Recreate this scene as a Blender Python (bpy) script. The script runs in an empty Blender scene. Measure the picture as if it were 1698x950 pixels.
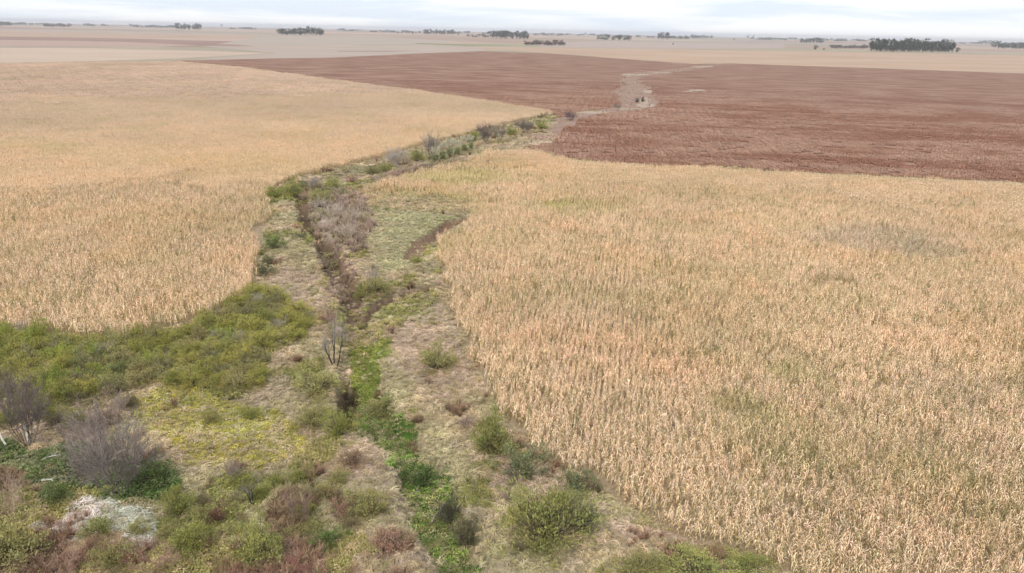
import bpy, math, random
import numpy as np
from mathutils import Matrix, Vector
PI = math.pi
rng = np.random.default_rng(7)
random.seed(7)
scene = bpy.context.scene
COL = scene.collection

# ------------------------------------------------------------------ camera
CAM_H = 36.0
FOC = 1200.0                      # focal length in pixels of the 1698 px wide photograph
PITCH = math.atan((475 - 51) / FOC)
ROLL = math.radians(1.16)
RM = (Matrix.Rotation(PI / 2 - PITCH, 3, 'X') @ Matrix.Rotation(ROLL, 3, 'Z'))
R = np.array(RM)
cam = bpy.data.cameras.new('camera')
cam.sensor_width = 36.0
cam.lens = FOC / 1698 * 36
cam.clip_start = 0.5
cam.clip_end = 60000
camo = bpy.data.objects.new('camera', cam)
COL.objects.link(camo)
camo.location = (0, 0, CAM_H)
camo.rotation_euler = RM.to_euler()
scene.camera = camo

# ------------------------------------------------------------------ sky, sun, exposure
SUN_EL, SUN_AZ = math.radians(52), math.radians(200)
w = bpy.data.worlds.new('World')
scene.world = w
w.use_nodes = True
nt = w.node_tree
bg = nt.nodes['Background']
bg.inputs['Strength'].default_value = 0.10
sky = nt.nodes.new('ShaderNodeTexSky')
sky.sky_type = 'NISHITA'
sky.sun_disc = False
sky.sun_elevation = SUN_EL
sky.sun_rotation = SUN_AZ
tc = nt.nodes.new('ShaderNodeTexCoord')
mp = nt.nodes.new('ShaderNodeMapping')
mp.inputs['Scale'].default_value = (2.6, 2.6, 34)
no = nt.nodes.new('ShaderNodeTexNoise')
no.inputs['Scale'].default_value = 1.3
no.inputs['Detail'].default_value = 7
no.inputs['Roughness'].default_value = 0.5
no.inputs['Distortion'].default_value = 0.5
rp = nt.nodes.new('ShaderNodeValToRGB')
rp.color_ramp.elements[0].position = 0.43
rp.color_ramp.elements[0].color = (6.1, 6.75, 7.6, 1)
rp.color_ramp.elements[1].position = 0.57
rp.color_ramp.elements[1].color = (7.9, 8.05, 8.2, 1)
mx = nt.nodes.new('ShaderNodeMix')
mx.data_type = 'RGBA'
mx.inputs[0].default_value = 0.90
nt.links.new(tc.outputs['Generated'], mp.inputs['Vector'])
nt.links.new(mp.outputs['Vector'], no.inputs['Vector'])
nt.links.new(no.outputs['Fac'], rp.inputs['Fac'])
nt.links.new(sky.outputs['Color'], mx.inputs[6])
nt.links.new(rp.outputs['Color'], mx.inputs[7])
nt.links.new(mx.outputs[2], bg.inputs['Color'])

sun = bpy.data.lights.new('sun', 'SUN')
sun.energy = 1.5
sun.angle = math.radians(10)
sun.color = (1.0, 0.95, 0.88)
suno = bpy.data.objects.new('sun', sun)
COL.objects.link(suno)
# light comes from azimuth SUN_AZ (clockwise from +Y), elevation SUN_EL
sd = Vector((math.sin(SUN_AZ) * math.cos(SUN_EL), math.cos(SUN_AZ) * math.cos(SUN_EL), math.sin(SUN_EL)))
suno.rotation_euler = sd.to_track_quat('Z', 'Y').to_euler()
suno.location = (0, -20, 80)

vs = scene.view_settings
vs.view_transform = 'Standard'
vs.look = 'None'
vs.exposure = 0.5
vs.gamma = 1.0
HAZE_DENSITY = 8.0e-5
scene.cycles.use_denoising = True
scene.cycles.max_bounces = 4
scene.cycles.diffuse_bounces = 3
scene.cycles.volume_bounces = 0

# ------------------------------------------------------------------ photo <-> ground
def P(px, py, z=0.0):
    d = R @ np.array([(px - 849) / FOC, -(py - 475) / FOC, -1.0])
    t = (z - CAM_H) / d[2]
    return (d[0] * t, d[1] * t)

def proj(x, y, z=0.0):
    v = np.stack([x, y, np.broadcast_to(z - CAM_H, np.shape(x))], -1) @ R      # R^T v
    dep = -v[..., 2]
    dep = np.where(dep > 0.1, dep, 0.1)
    return 849 + v[..., 0] / dep * FOC, 475 - v[..., 1] / dep * FOC, -v[..., 2]

def poly(pts, z=0.0):
    return np.array([P(q[0], q[1], q[2] if len(q) > 2 else z) for q in pts])

def inside(x, y, pg):
    r = np.zeros(x.shape, bool)
    n = len(pg)
    j = n - 1
    for i in range(n):
        xi, yi = pg[i]; xj, yj = pg[j]
        c = ((yi > y) != (yj > y)) & (x < (xj - xi) * (y - yi) / (yj - yi + 1e-12) + xi)
        r ^= c
        j = i
    return r

def in_view(x, y, mx_=260, my=160):
    a, b, d = proj(x, y)
    return (d > 1) & (a > -mx_) & (a < 1698 + mx_) & (b < 950 + my)

# ------------------------------------------------------------------ value noise
def _h(ix, iy, s):
    n = (ix.astype(np.int64) * 374761393 + iy.astype(np.int64) * 668265263 + s * 1442695041) & 0x7fffffff
    n = ((n ^ (n >> 13)) * 1274126177) & 0x7fffffff
    return ((n ^ (n >> 16)) & 0xffff) / 65535.0

def vnoise(x, y, s=0):
    ix = np.floor(x); iy = np.floor(y)
    fx = x - ix; fy = y - iy
    fx = fx * fx * (3 - 2 * fx); fy = fy * fy * (3 - 2 * fy)
    a = _h(ix, iy, s); b = _h(ix + 1, iy, s); c = _h(ix, iy + 1, s); d = _h(ix + 1, iy + 1, s)
    return (a * (1 - fx) + b * fx) * (1 - fy) + (c * (1 - fx) + d * fx) * fy

def fbm(x, y, sc, oct_=4, s=0):
    v = 0; a = 0.5; t = 0
    for k in range(oct_):
        v = v + a * vnoise(x / sc * 2 ** k + 17.3 * k, y / sc * 2 ** k - 9.1 * k, s + k)
        t += a; a *= 0.5
    return v / t

def sstep(a, b, t):
    t = np.clip((t - a) / (b - a), 0, 1)
    return t * t * (3 - 2 * t)

# ------------------------------------------------------------------ regions (outlines as they lie on the ground)
LEFT_CORN = poly([(-420, 500), (0, 545), (60, 552), (130, 560), (200, 560), (280, 545), (340, 525), (390, 505), (413, 482), (420, 450),
                  (430, 420), (438, 390), (441, 360), (438, 330), (448, 312), (480, 297), (530, 285), (590, 272), (640, 257), (690, 243),
                  (740, 231), (790, 217), (850, 204), (915, 189), (850, 172, 1.5), (700, 150, 1.6), (560, 132, 1.6), (400, 110.5, 1.6), (295, 101, 1.6), (200, 101.5, 1.6),
                  (100, 104, 1.6), (0, 105, 1.6), (-420, 106, 1.6)])
RIGHT_CORN = poly([(2150, 325, 1.5), (1698, 301, 1.5), (1500, 292, 1.5), (1300, 283, 1.5), (1200, 276, 1.5), (1100, 274, 1.5), (1000, 269, 1.5), (940, 261, 1.5), (870, 247, 1.),
                   (810, 256), (730, 281), (660, 303), (600, 318), (585, 332), (640, 347), (700, 352), (783, 354), (774, 372), (735, 398),
                   (728, 430), (742, 480), (760, 530), (775, 570), (790, 610), (812, 650), (845, 700), (885, 745), (930, 778), (985, 802),
                   (1030, 832), (1080, 862), (1140, 897), (1220, 918), (1290, 950), (1400, 1010), (1600, 1150), (2300, 1200)])
BROWN = poly([(285, 100.5), (400, 98), (560, 95), (700, 88.5), (800, 85), (900, 88), (1000, 95), (1150, 106), (1210, 105), (1450, 113), (1698, 122), (2150, 140),
              (2150, 326), (1698, 302), (1500, 293), (1300, 284), (1200, 277), (1100, 275), (1000, 270), (940, 262), (880, 247), (895, 228),
              (925, 205), (920, 190), (850, 175), (700, 153), (560, 135), (400, 114)])
CREEKFAR = poly([(885, 245), (900, 205), (950, 187), (1000, 181), (1026, 177), (1030, 171), (1021, 163), (1020, 150), (1030, 143), (1024, 131),
                 (1038, 122), (1090, 118), (1150, 110), (1195, 105), (1200, 107), (1150, 115), (1100, 122), (1066, 127), (1058, 133),
                 (1068, 142), (1080, 152), (1088, 166), (1090, 176), (1060, 183), (1000, 188), (960, 200), (925, 222), (900, 245)])
THICKET = poly([(-300, 520), (0, 552), (130, 566), (200, 566), (285, 551), (345, 530), (395, 508), (425, 490), (480, 500), (518, 528), (508, 560),
                (450, 590), (440, 625), (405, 655), (340, 650), (270, 640), (205, 632), (190, 670), (60, 668), (-300, 660)])
YELLOW = poly([(215, 650), (290, 640), (350, 648), (420, 668), (480, 690), (520, 735), (500, 765), (430, 790), (360, 790), (310, 760), (255, 720), (220, 690)])
LUSH = poly([(577, 620), (600, 600), (615, 625), (650, 660), (665, 700), (700, 745), (735, 780), (745, 830), (790, 875), (806, 910), (800, 960),
             (735, 960), (712, 890), (690, 830), (655, 770), (610, 720), (583, 690)])
LUSH2 = poly([(585, 555), (640, 560), (640, 600), (605, 640), (580, 620)])
TEAL = poly([(-200, 735), (60, 742), (130, 738), (160, 770), (240, 765), (300, 790), (300, 830), (200, 835), (130, 850), (95, 865), (65, 845), (70, 800), (0, 785), (-200, 790)])
RED = poly([(-200, 790), (40, 790), (68, 830), (80, 870), (110, 905), (280, 905), (400, 900), (470, 900), (560, 925), (600, 1000), (-200, 1050)])
RED2 = [poly([(a - c, b - d), (a + c, b - d), (a + c, b + d), (a - c, b + d)]) for a, b, c, d in
        ((640, 900, 32, 18), (490, 850, 30, 25), (350, 860, 22, 14), (568, 838, 22, 12), (470, 885, 25, 12), (110, 870, 40, 20))]
WHITE = poly([(72, 878), (110, 858), (135, 838), (180, 834), (215, 842), (252, 858), (268, 892), (262, 908), (215, 905), (190, 885), (150, 900), (120, 898)])
PINK = [poly([(430, 470), (470, 440), (520, 455), (560, 492), (540, 510), (480, 500), (425, 486)]),
        poly([(640, 560), (690, 520), (740, 500), (760, 560), (790, 640), (700, 640), (650, 600)]),
        poly([(560, 720), (600, 702), (625, 715), (680, 790), (712, 880), (738, 965), (705, 965), (662, 870), (600, 780)]),
        poly([(800, 760), (985, 805), (1080, 866), (1150, 905), (1000, 900), (930, 850), (830, 840)])]
MEADOW = poly([(610, 345), (700, 352), (778, 360), (700, 400), (690, 440), (640, 450), (600, 400)])
LOWCORN = poly([(590, 318), (660, 298), (740, 276), (810, 254), (870, 246), (860, 262), (830, 285), (800, 330), (790, 356), (640, 350), (585, 333)])
BRUSH = poly([(610, 303), (655, 287), (700, 278), (765, 268), (772, 275), (700, 291), (625, 310)])
WASH = poly([(815, 246), (850, 232), (880, 220), (930, 222), (910, 258), (830, 254)])
PURPLE = poly([(500, 300), (545, 300), (610, 335), (620, 380), (600, 420), (560, 410), (525, 380), (505, 340)])
SCARP = poly([(520, 400), (560, 405), (585, 440), (592, 492), (565, 497), (540, 460)])
OLIVE = poly([(560, 500), (640, 490), (720, 480), (745, 540), (650, 540), (600, 590), (560, 560)])
GREENBANK = poly([(445, 318), (490, 300), (540, 300), (560, 318), (500, 332), (445, 335)])

# channel: photo px, half width in metres, depth
def chan(pts):
    return [(*P(a, b), c, d) for a, b, c, d in pts]
CHANNELS = [
    chan([(800, 990, 3.0, 1.8), (765, 920, 2.9, 1.8), (735, 860, 2.8, 1.7), (705, 790, 2.7, 1.6), (670, 735, 2.6, 1.5), (635, 700, 2.6, 1.5),
          (608, 665, 2.6, 1.7), (600, 630, 2.4, 1.5), (595, 590, 2.2, 1.1), (596, 550, 2.2, 1.2), (588, 505, 2.2, 1.8), (575, 475, 2.5, 2.6),
          (558, 440, 2.2, 3.0), (538, 405, 2.0, 2.8), (518, 375, 2.0, 2.8), (503, 350, 2.0, 2.6), (496, 328, 2.1, 1.8), (505, 308, 2.4, 1.6),
          (545, 294, 2.2, 1.3), (600, 284, 2.2, 1.2), (660, 268, 2.5, 1.2), (730, 250, 2.5, 1.2), (790, 232, 2.5, 1.0), (860, 212, 3, 0.6), (900, 203, 3, 0.2)]),
    chan([(600, 522, 1.2, 1.2), (640, 497, 1.3, 2.5), (670, 484, 1.3, 2.4), (700, 478, 1.2, 2.2), (730, 472, 1.1, 1.3)]),
    chan([(685, 425, 2.0, 1.0), (700, 400, 2.3, 1.3), (730, 380, 2.0, 1.8), (755, 366, 1.8, 1.9), (783, 360, 1.5, 1.7)]),
    chan([(575, 622, 1.1, 2.4), (573, 650, 1.3, 3.0), (577, 682, 1.1, 2.4), (590, 705, 0.6, 1.0)]),
]
FIELD_ALL = [LEFT_CORN, RIGHT_CORN]

def height(x, y, side=False):
    x = np.asarray(x, float); y = np.asarray(y, float)
    z = np.zeros(x.shape)
    near = 1 - sstep(120, 175, y)
    z += near * ((fbm(x, y, 9, 3, 5) - .5) * 0.9 + (fbm(x, y, 1.6, 2, 9) - .5) * 0.32)
    wx = x + (fbm(x, y, 5, 2, 21) - .5) * 2.0
    wy = y + (fbm(x, y, 5, 2, 31) - .5) * 2.0
    scut = np.zeros(x.shape)
    for ci_, ch in enumerate(CHANNELS):
        best = np.full(x.shape, 1e9); cut = np.zeros(x.shape)
        for (x0, y0, w0, d0), (x1, y1, w1, d1) in zip(ch[:-1], ch[1:]):
            dx, dy = x1 - x0, y1 - y0
            L = dx * dx + dy * dy
            t = np.clip(((wx - x0) * dx + (wy - y0) * dy) / L, 0, 1)
            d = np.hypot(wx - x0 - t * dx, wy - y0 - t * dy)
            ww = w0 + (w1 - w0) * t; dd = d0 + (d1 - d0) * t
            prof = dd * (1 - sstep(0.50, 1.0, d / ww)) 
            upd = d < best
            best = np.where(upd, d, best)
            cut = np.maximum(cut, prof)
        z -= cut
        if ci_ or side == 2: scut = np.maximum(scut, cut)
    infield = np.zeros(x.shape, bool)
    m = (y < 1200)
    for f in FIELD_ALL:
        infield |= inside(x, y, f)
    z = np.where(infield & m, (fbm(x, y, 9, 3, 5) - .5) * 0.3 * near, z)
    return scut if side else z

def chan_depth(x, y):
    return -np.minimum(height(x, y), 0)

# ------------------------------------------------------------------ mesh helpers
def mesh_from(name, v, f, mats=(), attrs=None, smooth=False):
    me = bpy.data.meshes.new(name)
    v = np.asarray(v, np.float32); 
    if isinstance(f, np.ndarray):
        n, k = f.shape
        me.vertices.add(len(v)); me.vertices.foreach_set('co', v.ravel())
        me.loops.add(n * k); me.loops.foreach_set('vertex_index', f.astype(np.int32).ravel())
        me.polygons.add(n)
        me.polygons.foreach_set('loop_start', np.arange(0, n * k, k, dtype=np.int32))
        me.update(calc_edges=True)
    else:
        me.from_pydata([tuple(p) for p in v], [], f)
    for m in mats:
        me.materials.append(m)
    if attrs:
        for k, a in attrs.items():
            at = me.attributes.new(k, 'FLOAT_COLOR', 'POINT')
            c = np.ones((len(v), 4), np.float32); c[:, :3] = a
            at.data.foreach_set('color', c.ravel())
    if smooth:
        me.polygons.foreach_set('use_smooth', np.ones(len(me.polygons), bool))
    me.update()
    return me

def link(name, me, parent=None):
    o = bpy.data.objects.new(name, me)
    COL.objects.link(o)
    if parent: o.parent = parent
    return o

def tag(o, label=None, cat=None, group=None, kind=None):
    if label: o['label'] = label
    if cat: o['category'] = cat
    if group: o['group'] = group
    if kind: o['kind'] = kind
    return o

# ------------------------------------------------------------------ materials
def new_mat(name, rough=0.9, spec=0.15):
    m = bpy.data.materials.new(name); m.use_nodes = True
    b = m.node_tree.nodes['Principled BSDF']
    b.inputs['Roughness'].default_value = rough
    b.inputs['Specular IOR Level'].default_value = spec
    return m, m.node_tree, b

def mulcol(t, a, b_):
    n = t.nodes.new('ShaderNodeMix'); n.data_type = 'RGBA'; n.blend_type = 'MULTIPLY'
    n.inputs[0].default_value = 1
    t.links.new(a, n.inputs[6]); t.links.new(b_, n.inputs[7])
    return n.outputs[2]

def inst_mat(name, transl=0.0):
    """colour = per-plant tint (instance attribute) x per-leaf colour stored on the mesh"""
    m, t, b = new_mat(name)
    a = t.nodes.new('ShaderNodeAttribute'); a.attribute_type = 'INSTANCER'; a.attribute_name = 'tint'
    c = t.nodes.new('ShaderNodeAttribute'); c.attribute_type = 'GEOMETRY'; c.attribute_name = 'leafcol'
    t.links.new(mulcol(t, a.outputs['Color'], c.outputs['Color']), b.inputs['Base Color'])
    return m

def obj_mat(name):
    """colour = the plant's own colour x per-leaf colour"""
    m, t, b = new_mat(name)
    a = t.nodes.new('ShaderNodeObjectInfo')
    c = t.nodes.new('ShaderNodeAttribute'); c.attribute_type = 'GEOMETRY'; c.attribute_name = 'leafcol'
    t.links.new(mulcol(t, a.outputs['Color'], c.outputs['Color']), b.inputs['Base Color'])
    return m

M_INST = inst_mat('crop_leaf')
M_TUFT = inst_mat('grass_blade')
M_LEAF = obj_mat('shrub_leaf')
M_BARK = obj_mat('bark')

# ground material: albedo painted per region, broken up by fine noise; far away a patchwork of fields
M_GROUND, t, b = new_mat('ground_soil', 0.95, 0.1)
geo = t.nodes.new('ShaderNodeNewGeometry')
att = t.nodes.new('ShaderNodeAttribute'); att.attribute_name = 'soil'
n1 = t.nodes.new('ShaderNodeTexNoise'); n1.inputs['Scale'].default_value = 1.7; n1.inputs['Detail'].default_value = 6; n1.inputs['Roughness'].default_value = .7
r1 = t.nodes.new('ShaderNodeValToRGB'); r1.color_ramp.elements[0].position = .3; r1.color_ramp.elements[0].color = (.55, .55, .52, 1)
r1.color_ramp.elements[1].position = .7; r1.color_ramp.elements[1].color = (1.35, 1.33, 1.3, 1)
t.links.new(geo.outputs['Position'], n1.inputs['Vector']); t.links.new(n1.outputs['Fac'], r1.inputs['Fac'])
nearcol = mulcol(t, att.outputs['Color'], r1.outputs['Color'])
mpf = t.nodes.new('ShaderNodeMapping'); mpf.inputs['Rotation'].default_value = (0, 0, .35); mpf.inputs['Scale'].default_value = (1 / 1500, 1 / 900, 0)
vo = t.nodes.new('ShaderNodeTexVoronoi'); vo.distance = 'CHEBYCHEV'; vo.inputs['Scale'].default_value = 1; vo.inputs['Randomness'].default_value = .8
t.links.new(geo.outputs['Position'], mpf.inputs['Vector']); t.links.new(mpf.outputs['Vector'], vo.inputs['Vector'])
sp = t.nodes.new('ShaderNodeSeparateColor'); t.links.new(vo.outputs['Color'], sp.inputs['Color'])
rf = t.nodes.new('ShaderNodeValToRGB'); rf.color_ramp.interpolation = 'CONSTANT'
cols = [(.42, .30, .22), (.36, .26, .20), (.33, .28, .21), (.46, .35, .25), (.30, .20, .16), (.39, .31, .25), (.34, .29, .20), (.44, .32, .25)]
el = rf.color_ramp.elements
el[0].position = 0; el[0].color = (*cols[0], 1); el[1].position = 1 / 8; el[1].color = (*cols[1], 1)
for i, c in enumerate(cols[2:], 2):
    e = el.new(i / 8); e.color = (*c, 1)
t.links.new(sp.outputs['Red'], rf.inputs['Fac'])
n2 = t.nodes.new('ShaderNodeTexNoise'); n2.inputs['Scale'].default_value = 1 / 140; n2.inputs['Detail'].default_value = 5
r2 = t.nodes.new('ShaderNodeValToRGB'); r2.color_ramp.elements[0].position = .3; r2.color_ramp.elements[0].color = (.86, .86, .88, 1)
r2.color_ramp.elements[1].position = .7; r2.color_ramp.elements[1].color = (1.1, 1.1, 1.08, 1)
t.links.new(geo.outputs['Position'], n2.inputs['Vector']); t.links.new(n2.outputs['Fac'], r2.inputs['Fac'])
farcol = mulcol(t, rf.outputs['Color'], r2.outputs['Color'])
mm = t.nodes.new('ShaderNodeMix'); mm.data_type = 'RGBA'
t.links.new(att.outputs['Alpha'], mm.inputs[0]); t.links.new(farcol, mm.inputs[6]); t.links.new(nearcol, mm.inputs[7])
t.links.new(mm.outputs[2], b.inputs['Base Color'])
bu = t.nodes.new('ShaderNodeBump'); bu.inputs['Distance'].default_value = .15; bu.inputs['Strength'].default_value = .6
t.links.new(n1.outputs['Fac'], bu.inputs['Height']); t.links.new(bu.outputs['Normal'], b.inputs['Normal'])

def field_mat(name, c1, c2, sx=60, sy=14, ang=0.0, fine=(.8, 1.15)):
    m, t, b = new_mat(name, .95, .1)
    g = t.nodes.new('ShaderNodeNewGeometry')
    mp_ = t.nodes.new('ShaderNodeMapping'); mp_.vector_type = 'TEXTURE'
    mp_.inputs['Rotation'].default_value = (0, 0, ang); mp_.inputs['Scale'].default_value = (sx, sy, 1)
    n = t.nodes.new('ShaderNodeTexNoise'); n.inputs['Scale'].default_value = 1; n.inputs['Detail'].default_value = 8; n.inputs['Roughness'].default_value = .62
    r = t.nodes.new('ShaderNodeValToRGB')
    r.color_ramp.elements[0].position = .36; r.color_ramp.elements[0].color = (*c1, 1)
    r.color_ramp.elements[1].position = .66; r.color_ramp.elements[1].color = (*c2, 1)
    n3 = t.nodes.new('ShaderNodeTexNoise'); n3.inputs['Scale'].default_value = 1.1; n3.inputs['Detail'].default_value = 3
    r3 = t.nodes.new('ShaderNodeValToRGB')
    r3.color_ramp.elements[0].position = .35; r3.color_ramp.elements[0].color = (fine[0],) * 3 + (1,)
    r3.color_ramp.elements[1].position = .65; r3.color_ramp.elements[1].color = (fine[1],) * 3 + (1,)
    t.links.new(g.outputs['Position'], mp_.inputs['Vector']); t.links.new(mp_.outputs['Vector'], n.inputs['Vector'])
    t.links.new(g.outputs['Position'], n3.inputs['Vector']); t.links.new(n3.outputs['Fac'], r3.inputs['Fac'])
    t.links.new(n.outputs['Fac'], r.inputs['Fac'])
    t.links.new(mulcol(t, r.outputs['Color'], r3.outputs['Color']), b.inputs['Base Color'])
    return m

# ------------------------------------------------------------------ ground
def lines(lo, hi, step, out_lo, out_hi, g):
    a = list(np.arange(lo, hi, step))
    s = step; v = hi
    up = []
    while v < out_hi:
        up.append(v); s *= g; v += s
    up.append(out_hi)
    s = step; v = lo; dn = []
    while v > out_lo:
        s *= g; v -= s; dn.append(max(v, out_lo))
    return np.array(sorted(set(dn)) + a + up)

def region_paint(x, y):
    """base colours (albedo) of the bare ground by what grows or lies there"""
    jx = x + (fbm(x, y, 3, 3, 41) - .5) * 3.2
    jy = y + (fbm(x, y, 3, 3, 51) - .5) * 3.2
    c = np.empty(x.shape + (3,)); c[:] = (.34, .275, .185)
    v = fbm(x, y, 6, 4, 61)[..., None]
    c = c * (1 - .5 * sstep(.45, .65, v)) + np.array((.20, .20, .10)) * .5 * sstep(.45, .65, v)
    def put(pg, col, amt=1.0):
        nonlocal c
        for q in (pg if isinstance(pg, list) else [pg]):
            m = inside(jx, jy, q)[..., None]
            c = np.where(m, c * (1 - amt) + np.array(col) * amt, c)
    put(MEADOW, (.29, .26, .16)); put(PURPLE, (.34, .265, .21)); put(SCARP, (.29, .19, .135)); put(OLIVE, (.22, .19, .11))
    put(PINK, (.36, .28, .21)); put(THICKET, (.10, .09, .045)); put(YELLOW, (.27, .24, .07)); put(LUSH, (.07, .13, .025)); put(LUSH2, (.14, .17, .04))
    put(TEAL, (.06, .09, .03)); put(RED, (.17, .11, .075)); put(RED2, (.2, .11, .07)); put(WHITE, (.5, .47, .43)); put(GREENBANK, (.16, .16, .06))
    m = (inside(x, y, LEFT_CORN) | inside(x, y, RIGHT_CORN))[..., None]
    c = np.where(m, np.array((.33, .255, .17)), c)
    return c

xs = lines(-72, 48, 0.42, -17000, 17000, 1.09)
ys = lines(36, 165, 0.42, -3000, 15500, 1.035)
X, Y = np.meshgrid(xs, ys)
Z = height(X, Y)
nx, ny = len(xs), len(ys)
idx = np.arange(nx * ny).reshape(ny, nx)
F = np.stack([idx[:-1, :-1], idx[:-1, 1:], idx[1:, 1:], idx[1:, :-1]], -1).reshape(-1, 4)
V = np.stack([X, Y, Z], -1).reshape(-1, 3)
paint = region_paint(X, Y)
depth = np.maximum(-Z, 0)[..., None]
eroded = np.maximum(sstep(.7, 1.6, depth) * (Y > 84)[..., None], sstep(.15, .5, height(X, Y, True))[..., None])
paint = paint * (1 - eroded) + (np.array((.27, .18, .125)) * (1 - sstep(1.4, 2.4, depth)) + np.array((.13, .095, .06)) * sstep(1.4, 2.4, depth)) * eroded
nearw = 1 - sstep(500, 800, np.hypot(X, Y))
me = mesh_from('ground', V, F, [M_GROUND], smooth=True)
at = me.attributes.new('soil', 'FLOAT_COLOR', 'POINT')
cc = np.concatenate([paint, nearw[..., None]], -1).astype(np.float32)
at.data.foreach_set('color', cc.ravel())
ground = tag(link('ground', me), kind='structure')
print('ground verts', len(V))

def sheet(name, pg, z, mat):
    me = bpy.data.meshes.new(name)
    pts = [(a, b_, z) for a, b_ in pg]
    me.from_pydata(pts, [], [list(range(len(pts)))])
    me.materials.append(mat); me.update()
    if me.polygons[0].normal.z < 0:
        me.flip_normals()
    o = link(name, me)
    return tag(o, kind='structure')

BR_ANG = math.atan2(*(np.array(P(1698, 300)) - np.array(P(1000, 268)))[::-1])
LF_ANG = math.atan2(*(np.array(P(560, 132)) - np.array(P(915, 187)))[::-1])
sheet('brown_field', BROWN, 0.06, field_mat('brown_stubble', (.20, .098, .064), (.335, .207, .147), 36, 16, BR_ANG, (.72, 1.2)))
M_PALE = field_mat('creek_pale_grass', (.26, .16, .125), (.35, .24, .19), 14, 6, .4, (.7, 1.25))
def roughen(pg, amp=.16, cuts=5):
    out = []
    for (x0, y0), (x1, y1) in zip(pg, np.roll(pg, -1, 0)):
        L = math.hypot(x1 - x0, y1 - y0); a = min(L * amp, 9)
        for k_ in range(cuts):
            t_ = k_ / cuts; nn = rng.uniform(-a, a) * .5 if k_ else 0
            out.append((x0 + (x1 - x0) * t_ - (y1 - y0) / L * nn, y0 + (y1 - y0) * t_ + (x1 - x0) / L * nn))
    return out
sheet('creek_bed', roughen(CREEKFAR), 0.12, M_PALE)
# far fields in strips up to the horizon
FARF = [
    ('tan', [(-700, 74), (0, 79), (150, 80), (330, 84), (450, 88), (290, 97), (100, 103), (0, 104), (-700, 108)], (.44, .33, .25), (.50, .39, .30)),
    ('brownish', [(-700, 58), (0, 66), (200, 69), (330, 75), (250, 78), (0, 77), (-700, 72)], (.37, .265, .215), (.42, .30, .245)),
    ('tanright', [(760, 77), (900, 79), (1130, 82), (1400, 86), (1698, 92), (2400, 106), (2400, 148), (1698, 121), (1450, 112), (1210, 104), (1150, 105), (1000, 94), (900, 87)],
     (.40, .27, .19), (.47, .34, .24)),
    ('greygreen', [(330, 76), (480, 78), (700, 74), (800, 79), (800, 84), (700, 88), (560, 95), (300, 101), (460, 88)], (.36, .285, .235), (.42, .34, .28)),
    ('palegreen', [(440, 60), (640, 62), (760, 68), (700, 73), (480, 76), (360, 73)], (.36, .30, .245), (.40, .335, .27)),
    ('stripe', [(690, 71.4), (775, 74.2), (860, 75.2), (780, 75.6), (690, 72.6)], (.15, .16, .09), (.22, .2, .12)),
    ('stripeb', [(560, 84.5), (700, 84), (640, 86), (560, 85.8)], (.26, .2, .15), (.3, .24, .18)),
    ('lilac', [(1000, 68), (1300, 73), (1300, 80), (1130, 81), (900, 78), (880, 72)], (.37, .29, .25), (.42, .33, .28)),
]
for i, (k, pts, c1, c2) in enumerate(FARF):
    sheet('far_field', poly(pts), 0.03 + .004 * i, field_mat('far_crop', c1, c2, 260, 90, .2, (.97, 1.03)))
pale = field_mat('bare_pale_soil', (.34, .255, .195), (.44, .345, .27), 8, 3, 0, (.9, 1.1))
for cx, cy, rx, ry in ((922, 257, 17, 3.2), (968, 257, 13, 3), (1155, 150, 15, 1.4), (1140, 152, 8, 1.0), (1070, 176, 16, 3), (1035, 181, 22, 2.0), (1068, 168, 9, 5),
                       (985, 187, 28, 2.2), (1075, 152, 8, 3), (1050, 124, 26, 1.6), (1100, 121, 20, 1.2), (895, 238, 18, 5), (1165, 111, 18, 1.2)):
    a = np.linspace(0, 2 * PI, 15)[:-1]
    rr = 1 + rng.uniform(-.35, .3, 14)
    sheet('bare_soil', poly([(cx + rx * math.cos(q) * r_, cy + ry * math.sin(q) * r_) for q, r_ in zip(a, rr)]), 0.17, pale)

# ------------------------------------------------------------------ instancing of stuff (crops, grasses)
def proto_collection(name, meshes):
    c = bpy.data.collections.new(name)
    for i, m in enumerate(meshes):
        o = bpy.data.objects.new('%s_%02d' % (name, i), m)
        c.objects.link(o)
    return c

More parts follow.
